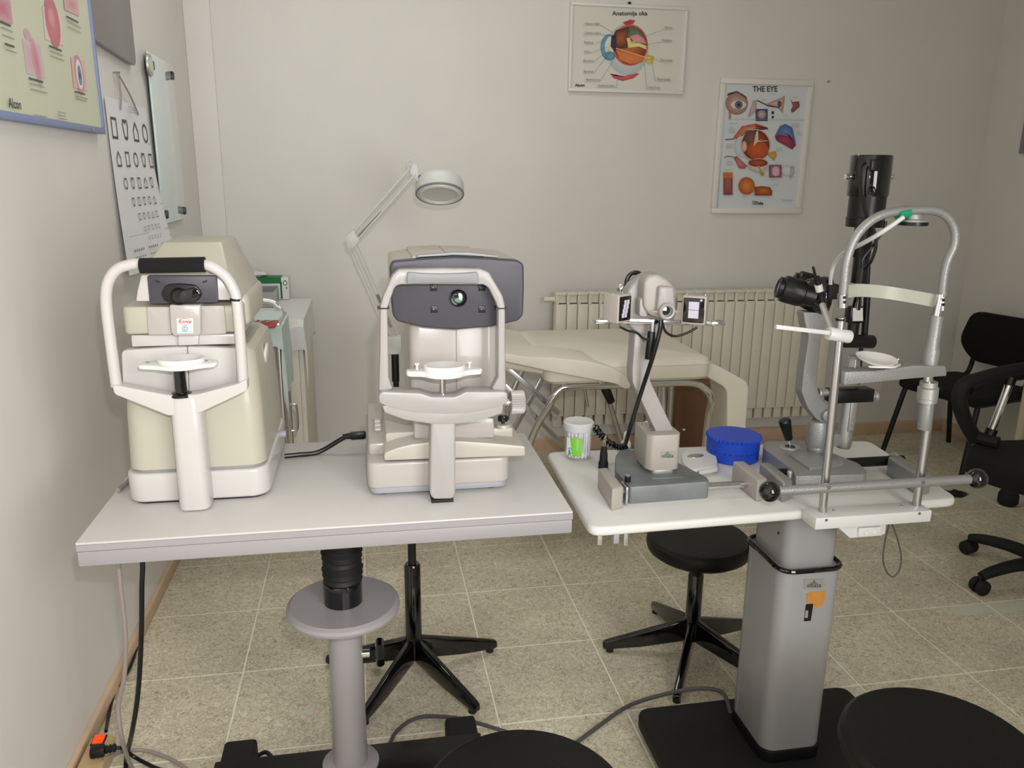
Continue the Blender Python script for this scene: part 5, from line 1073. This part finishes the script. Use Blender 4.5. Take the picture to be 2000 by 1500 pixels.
# ================================================================== CABINET WITH TRAYS, BEHIND THE CREAM DEVICE
kx1, ky0, ky1, kz = -.205, 1.36, 1.90, .80
th = Thing('cabinet', 'cream instrument cabinet in the corner with a bar handle', 'cabinet', (-.42, 1.63, 0))
th.part('body', box(-.63, kx1-.018, ky0, ky1, .03, kz, .003), 'cabinet')
for a, b, hz in ((ky0+.005, ky1-.005, (.05, kz-.02)),): 
    d_ = th.part('door', box(kx1-.018, kx1, a, b, *hz, .003), 'cabinet'); q = onX(581, 815, kx1+.02)
    th.part('door_handle', tube([(kx1, q.y, q.z+.042), (kx1+.016, q.y, q.z+.042), (kx1+.020, q.y, q.z+.02), (kx1+.020, q.y, q.z-.02), (kx1+.016, q.y, q.z-.042), (kx1, q.y, q.z-.042)], .0035, 8, 3), 'steel', d_)
th.part('plinth', box(-.62, kx1-.03, ky0+.02, ky1-.01, 0, .031), 'lip_grey')
bm = bmesh.new(); N_ = 18; G_ = []
for j in range(N_+1):
    row = []
    for i in range(N_+1):
        u, v = i/N_, j/N_; x = -.635+u*(kx1+.06+.635); y = ky0-.05+v*(ky1-ky0+.07); z = kz+.003
        if x > kx1+.006: z -= (x-kx1-.006)*2.6+.012*math.sin(v*22); x = kx1+.010+.006*math.sin(v*17)
        if y < ky0-.004: z -= (ky0-.004-y)*2.6+.010*math.sin(u*20); y = ky0-.008-.006*math.sin(u*15)
        row.append(bm.verts.new((x, y, z)))
    G_.append(row)
for j in range(N_):
    for i in range(N_): bm.faces.new((G_[j][i], G_[j][i+1], G_[j+1][i+1], G_[j+1][i]))
single('table_cloth', bm, 'white_cloth', 'white cloth draped over the corner cabinet', 'cloth', loc=(-.42, 1.6, kz))
zc = kz+.005
tx_ = onZ(536, 600, zc); x1_, y_ = tx_.x, tx_.y
th = Thing('steel_tray', 'open brushed steel instrument tray on the white cloth', 'tray', (x1_-.1, y_+.1, zc))
tw, td, hh = .22, .20, .062
th.part('tray_floor', box(x1_-tw, x1_, y_, y_+td, zc, zc+.004), 'steel')
for a in ((x1_-tw, x1_, y_, y_+.003), (x1_-tw, x1_, y_+td-.003, y_+td), (x1_-tw, x1_-tw+.003, y_+.003, y_+td-.003), (x1_-.003, x1_, y_+.003, y_+td-.003)): th.part('tray_side', box(*a, zc+.004, zc+hh), 'steel')
g0 = onY(566, 590, y_+td+.02)
th = Thing('carton', 'white and green carton behind the steel tray', 'box', (g0.x-.13, y_+td+.05, zc))
th.part('case', box(g0.x-.26, g0.x, y_+td+.012, y_+td+.10, zc, zc+.095, .002), 'white'); th.part('green_band', box(g0.x-.2602, g0.x-.03, y_+td+.0112, y_+td+.1, zc+.070, zc+.0953), 'green_box'); th.part('green_stripe', box(g0.x-.036, g0.x-.028, y_+td+.0112, y_+td+.013, zc+.002, zc+.075), 'green_box')
pr = Print(lambda u, v, h: (u, y_+td+.0118-h, v), .0002); pr.line([(g0.x-.014+.008*math.cos(t*PI/8), zc+.072+.010*math.sin(t*PI/8)) for t in range(16)], .003, (60, 120, 80), True); pr.rect(g0.x-.012, zc+.045, g0.x-.006, zc+.055, (90, 140, 100)); pr.build('case_print', th.o, th.loc)
bm = ball((g0.x-.16, y_+td+.055, zc+.108), .07, (1.1, .5, .22), 18, 10)
for v in bm.verts: v.co += Vector((random.uniform(-1, 1), random.uniform(-1, 1), random.uniform(-1, 1)))*.004
for v in bm.verts: v.co.z = max(v.co.z, zc+.0965)
single('plastic_bag', bm, 'film', 'crumpled translucent plastic bag lying on the carton', 'bag')
bb = onY(472, 540, y_+td+.14)
th = Thing('blue_packet', 'upright blue packet behind the carton', 'packet', (bb.x-.03, y_+td+.13, zc))
th.part('packet', box(bb.x-.10, bb.x+.022, y_+td+.105, y_+td+.135, zc, onY(478, 514, y_+td+.105).z, .002), 'blue_box'); th.part('packet_flap', box(bb.x-.09, bb.x+.006, y_+td+.108, y_+td+.132, onY(478, 514, y_+td+.105).z, onY(470, 503, y_+td+.105).z, .002), 'pad_grey')
# ---- trolley with green drape and red tray
rx, ry_ = -.255, 1.10
th = Thing('instrument_trolley', 'chrome tube trolley under a pale green drape beside the cabinet', 'trolley', (-.42, 1.18, 0))
zt = onY(560, 632, 1.05).z
th.part('top_shelf', box(-.60, rx, 1.08, 1.33, zt-.02, zt-.004, .003), 'steel')
for x in (-.59, rx-.012):
    for y in (1.12, 1.315): lg = th.part('leg', cyl((x, y, .05), (x, y, zt-.01), .0125, seg=14), 'chrome'); th.part('caster', ball((x, y, .026), .026, (.6, 1, 1), 14, 10), 'rubber', lg)
th.part('push_handle', tube([(-.56, 1.32, zt-.01), (-.56, 1.33, zt+.012), (-.53, 1.335, zt+.036), (-.33, 1.335, zt+.036), (-.285, 1.33, zt+.012), (-.27, 1.32, zt-.01)], .011, 12, 5), 'chrome')
bm = bmesh.new(); G_ = []
for j in range(N_+1):
    row = []
    for i in range(N_+1):
        u, v = i/N_, j/N_; x = -.62+u*(rx+.26+.62); y = 1.02+v*.31; z = zt+.001
        if x > rx+.004: z -= (x-rx-.004)+.004; x = rx+.006+.008*math.sin(v*14+2)*min(1, (zt-z)*8)
        if y < 1.075: z -= (1.075-y)*1.5; y = 1.072-.006*math.sin(u*16)
        row.append(bm.verts.new((x, y, z)))
    G_.append(row)
for j in range(N_):
    for i in range(N_): bm.faces.new((G_[j][i], G_[j][i+1], G_[j+1][i+1], G_[j+1][i]))
single('drape', bm, 'green_cloth', 'pale green cloth draped over the chrome trolley', 'cloth', loc=(-.42, 1.18, zt))
rt = onZ(535, 634, zt+.01)
th = Thing('red_tray', 'small red tray of metal instruments on the green drape', 'tray', (rt.x-.05, rt.y, zt+.003))
th.part('tray', box(rt.x-.14, rt.x+.006, rt.y-.02, rt.y+.09, zt+.003, zt+.010, .002), 'red_tray')
for k in range(4): a = Vector((rt.x-.10+k*.024, rt.y+.01, zt+.014)); th.part('instrument', bar(a, a+Vector((.02, .06-.008*k, .002)), .006, .004, .001), 'steel')

# ================================================================== CHAIRS ON THE RIGHT
P = onY
a0 = Vector((2.86, 1.56, 0)); ang = math.radians(-62)        # the seat faces the couch
th = Thing('visitor_chair', 'black fabric visitor chair with straight tube legs by the back wall', 'chair', a0)
R3 = Matrix.Rotation(math.radians(-75), 3, 'Z')
def lc(x, y, z): v = R3 @ Vector((x, y, 0)); return Vector((a0.x+v.x, a0.y+v.y, z))
def local(bm):
    for v in bm.verts: v.co = lc(v.co.x, v.co.y, v.co.z)
    return bm
SH = .40
th.part('seat', local(ext_z(roundpoly([(-.22, -.22), (.22, -.22), (.20, .20), (-.20, .20)], .06), SH-.045, SH, .014, 3)), 'black_fabric')
th.part('backrest', local(bev(loft([[(x*1.0, .20+.02*math.cos(x*6)+t, z) for x, z in roundpoly([(-.14, SH+.06), (.14, SH+.06), (.22, SH+.15), (.175, SH+.31), (-.175, SH+.31), (-.22, SH+.15)], .05)] for t in (0, .035)]), .010, 3)), 'black_fabric')
for s_ in (-1, 1):
    th.part('leg', cyl(lc(.19*s_, -.17, SH-.04), lc(.215*s_, -.25, 0), .0125, seg=12), 'black'); th.part('leg', cyl(lc(.19*s_, .16, SH-.04), lc(.215*s_, .25, 0), .0125, seg=12), 'black'); th.part('back_upright', tube([lc(.15*s_, .12, SH-.03), lc(.15*s_, .22, SH+.0), lc(.14*s_, .235, SH+.10)], .012, 10, 5), 'black')
th.part('seat_frame', local(box(-.20, .20, -.185, .175, SH-.056, SH-.044, .003)), 'black')
# ---- office chair
oc_ = Vector((2.304, .406, 0)); th = Thing('office_chair', 'black swivel office chair with a looped armrest and five-star caster base', 'chair', oc_)
th.part('gas_lift', cyl(oc_+Vector((0, 0, .07)), oc_+Vector((0, 0, .36)), .026, seg=18), 'black'); th.part('hub', lathe([(0, .055), (.045, .055), (.045, .105), (.03, .12), (0, .12)], oc_, seg=22), 'black')
tips = [onZ(1890, 1068, .03), onZ(1912, 1150, .03)]
a1 = math.atan2(tips[0].y-oc_.y, tips[0].x-oc_.x); 
LR = .274
for k in range(5):
    a = math.radians(110.5+72*k); d = Vector((math.cos(a), math.sin(a), 0)); s = Vector((-d.y, d.x, 0)); c = oc_
    lg = th.part('base_arm', tube([c+d*.03+Vector((0, 0, .085)), c+d*LR*.5+Vector((0, 0, .088)), c+d*LR*.85+Vector((0, 0, .074)), c+d*LR+Vector((0, 0, .060))], lambda t: .024-.008*t, 12, 5), 'black_matte')
    cs = th.part('caster_stem', cyl(c+d*LR+Vector((0, 0, .03)), c+d*LR+Vector((0, 0, .066)), .008, seg=10), 'black', lg)
    for q in (-.014, .014): p = c+d*LR+s*q; th.part('caster_wheel', cyl(p-s*.009+Vector((0, 0, .026)), p+s*.009+Vector((0, 0, .026)), .026, seg=20, b=.003), 'black_matte', lg)
SZ = .405
sp_ = [(1.985, .50), (2.05, .31), (2.19, .20), (2.48, .20), (2.58, .42), (2.46, .64), (2.14, .66)]
th.part('seat', ext_z(roundpoly(sp_, .07, 5), SZ-.03, SZ+.045, .026, 4), 'black_fabric')
th.part('seat_pan', box(2.21, 2.40, .31, .50, .35, SZ-.028, .006), 'black')
# armrest loop on the couch side: plastic hoop with a chrome strut
YA = .62; ao = [(1905, 858), (1882, 815), (1874, 778), (1884, 752), (1922, 738), (1970, 726), (2010, 720)]
ar = th.part('armrest', tube([onY(a, b, YA) for a, b in ao], lambda t: .026-.004*abs(t-.5), 12, 6), 'black_matte')
th.part('arm_pad', tube([onY(a, b, YA) for a, b in ((1890, 756), (1925, 742), (1972, 731), (2030, 722))], .027, 12, 5), 'black_matte', ar); th.part('arm_foot', tube([onY(1900, 850, YA), onY(1920, 858, YA-.02), onY(1950, 866, YA-.06)], .022, 10, 4), 'black_matte', ar)
th.part('back_support', cyl(onY(1936, 842, .60), onY(1972, 748, .60), .013, seg=16), 'chrome'); th.part('support_sleeve', cyl(onY(1930, 856, .60), onY(1938, 838, .60), .019, seg=14), 'black'); th.part('support_socket', cyl(onY(1970, 752, .60), onY(1976, 736, .60), .018, seg=14), 'black')
bq = onY(2110, 640, .60); th.part('backrest', ext_y(roundpoly([(bq.x-.03, .55), (bq.x+.06, .53), (bq.x+.13, 1.0), (bq.x+.02, 1.02)], .03), .20, .60, .03, 4), 'black_fabric')
# ---- cream tubular stand on a caster
cq = onZ(1967, 985, 0); th = Thing('screen_stand', 'cream tubular stand on a black caster behind the office chair', 'stand', cq)
th.part('post', cyl((cq.x, cq.y, .07), (cq.x, cq.y, 1.25), .0165, seg=16), 'cream_post'); th.part('post', cyl((cq.x+.55, cq.y, .07), (cq.x+.55, cq.y, 1.25), .0165, seg=16), 'cream_post'); th.part('top_rail', cyl((cq.x, cq.y, 1.25), (cq.x+.55, cq.y, 1.25), .0165, seg=16), 'cream_post'); th.part('lower_rail', cyl((cq.x, cq.y, .30), (cq.x+.55, cq.y, .30), .0125, seg=14), 'cream_post')
for x in (0, .55): th.part('caster', lathe([(0, 0), (.032, 0), (.040, .012), (.040, .045), (.030, .066), (.022, .075), (0, .076)], (cq.x+x, cq.y, 0), seg=18), 'black_matte')

# ================================================================== POWER STRIP AND CABLES ON THE FLOOR
pc = Vector((-.610, -.06, 0))
th = Thing('power_strip', 'beige power strip with lit orange switch on the floor by the wall', 'power strip', pc)
th.part('case', box(-.640, -.584, -.30, .062, 0, .042, .006, 3), 'strip_beige')
q = onZ(193, 1446, .043); sw_ = th.part('switch_frame', box(q.x-.015, q.x+.015, q.y-.017, q.y+.017, .041, .0445, .001), 'black'); th.part('switch', rot(box(q.x-.012, q.x+.012, q.y-.014, q.y+.014, .043, .049, .002), .08, (q.x, q.y, .046), 'X'), 'switch_orange', sw_)
th.part('socket', cyl((-.611, -.075, .041), (-.611, -.075, .0432), .02, seg=20), 'strip_beige'); th.part('socket', cyl((-.611, -.16, .041), (-.611, -.16, .0432), .02, seg=20), 'strip_beige')
th = Thing('mains_plug', 'black mains plug in the power strip', 'plug', (-.611, -.03, .043))
p0, p1 = onZ(175, 1470, .06), onZ(222, 1461, .058)
th.part('plug_body', join(bar(p0, p0+(p1-p0)*.66, .028, .022, .006)), 'black'); th.part('plug_grip', lathe([(0, 0)]+[(.010 if k % 2 else .0075, .004*k+.001) for k in range(7)]+[(0, .027)], p0+(p1-p0)*.60, p1-p0, 12), 'rubber'); th.part('plug_pin', cyl((p0.x+.012, p0.y, .0435), (p0.x+.012, p0.y, .052), .006, seg=10), 'steel')
th.part('lead', tube([p1-(p1-p0)*.04, onZ(240, 1462, .05), onZ(262, 1478, .012), onZ(300, 1498, .006), onZ(340, 1512, .006)], .0045, 8, 6), 'black')
def cable(name, label, pts, r, m): return single(name, tube(pts, r, 9, 8), m, label, 'cable', 'loose cables')
T1b = T1-.046
cable('hanging_cable', 'grey cable hanging from the grey table to the floor by the wall', [Vector((onY(231, 1096, -.20).x, -.20, T1b)), onY(231, 1096, -.20), onY(236, 1150, -.20), onY(245, 1240, -.19), onY(243, 1320, -.18), onY(231, 1380, -.17), onY(240, 1450, -.16), onZ(258, 1500, .006), onZ(280, 1530, .006)], .0046, 'cable_grey')
cable('hanging_cable', 'black cable hanging straight down from the grey table', [Vector((onY(278, 1092, -.13).x, -.13, T1b)), onY(278, 1092, -.13), onY(277, 1150, -.13), onY(276, 1240, -.12), onY(270, 1350, -.11), onY(258, 1430, -.10), onZ(247, 1480, .02), onZ(246, 1515, .006)], .0052, 'black')
cable('floor_cable', 'black cable running along the skirting behind the grey table', [onZ(350, 1082, .01), onZ(320, 1130, .012), onZ(285, 1200, .010), onZ(258, 1295, .010), onZ(225, 1350, .010), onZ(212, 1400, .010), onZ(207, 1428, .028)], .0042, 'black')
cable('floor_cable', 'beige cable curling over the floor beside the power strip', [onZ(205, 1482, .048), onZ(240, 1468, .03), onZ(275, 1465, .012), onZ(315, 1475, .006), onZ(350, 1492, .006), onZ(380, 1515, .006)], .0042, 'cable_grey')
cable('floor_cable', 'dark cable arching over the floor behind the black table foot', [onZ(755, 1470, .006), onZ(775, 1428, .006), onZ(815, 1402, .006), onZ(870, 1400, .012), onZ(925, 1410, .012), onZ(990, 1430, .008)], .0048, 'cable_dark')
cable('floor_cable', 'dark grey cable running over the floor to the white table column', [onZ(1120, 1455, .006), onZ(1160, 1425, .006), onZ(1225, 1380, .008), onZ(1290, 1358, .03), onZ(1360, 1345, .066), onZ(1410, 1352, .068), Vector((.882, -.14, .075))], .0052, 'cable_dark')
cable('floor_cable', 'short black lead beside the grey table foot', [onZ(500, 1478, .012), onZ(522, 1470, .012), onZ(545, 1500, .006)], .0048, 'black')
cable('device_cable', 'pinkish cable leaving the back of the cream device', [Vector((-.425, -.02, T1+.012)), Vector((-.44, -.05, T1+.010)), Vector((-.452, -.09, T1+.006)), Vector((-.457, -.12, T1+.0062))], .0046, 'cable_grey')
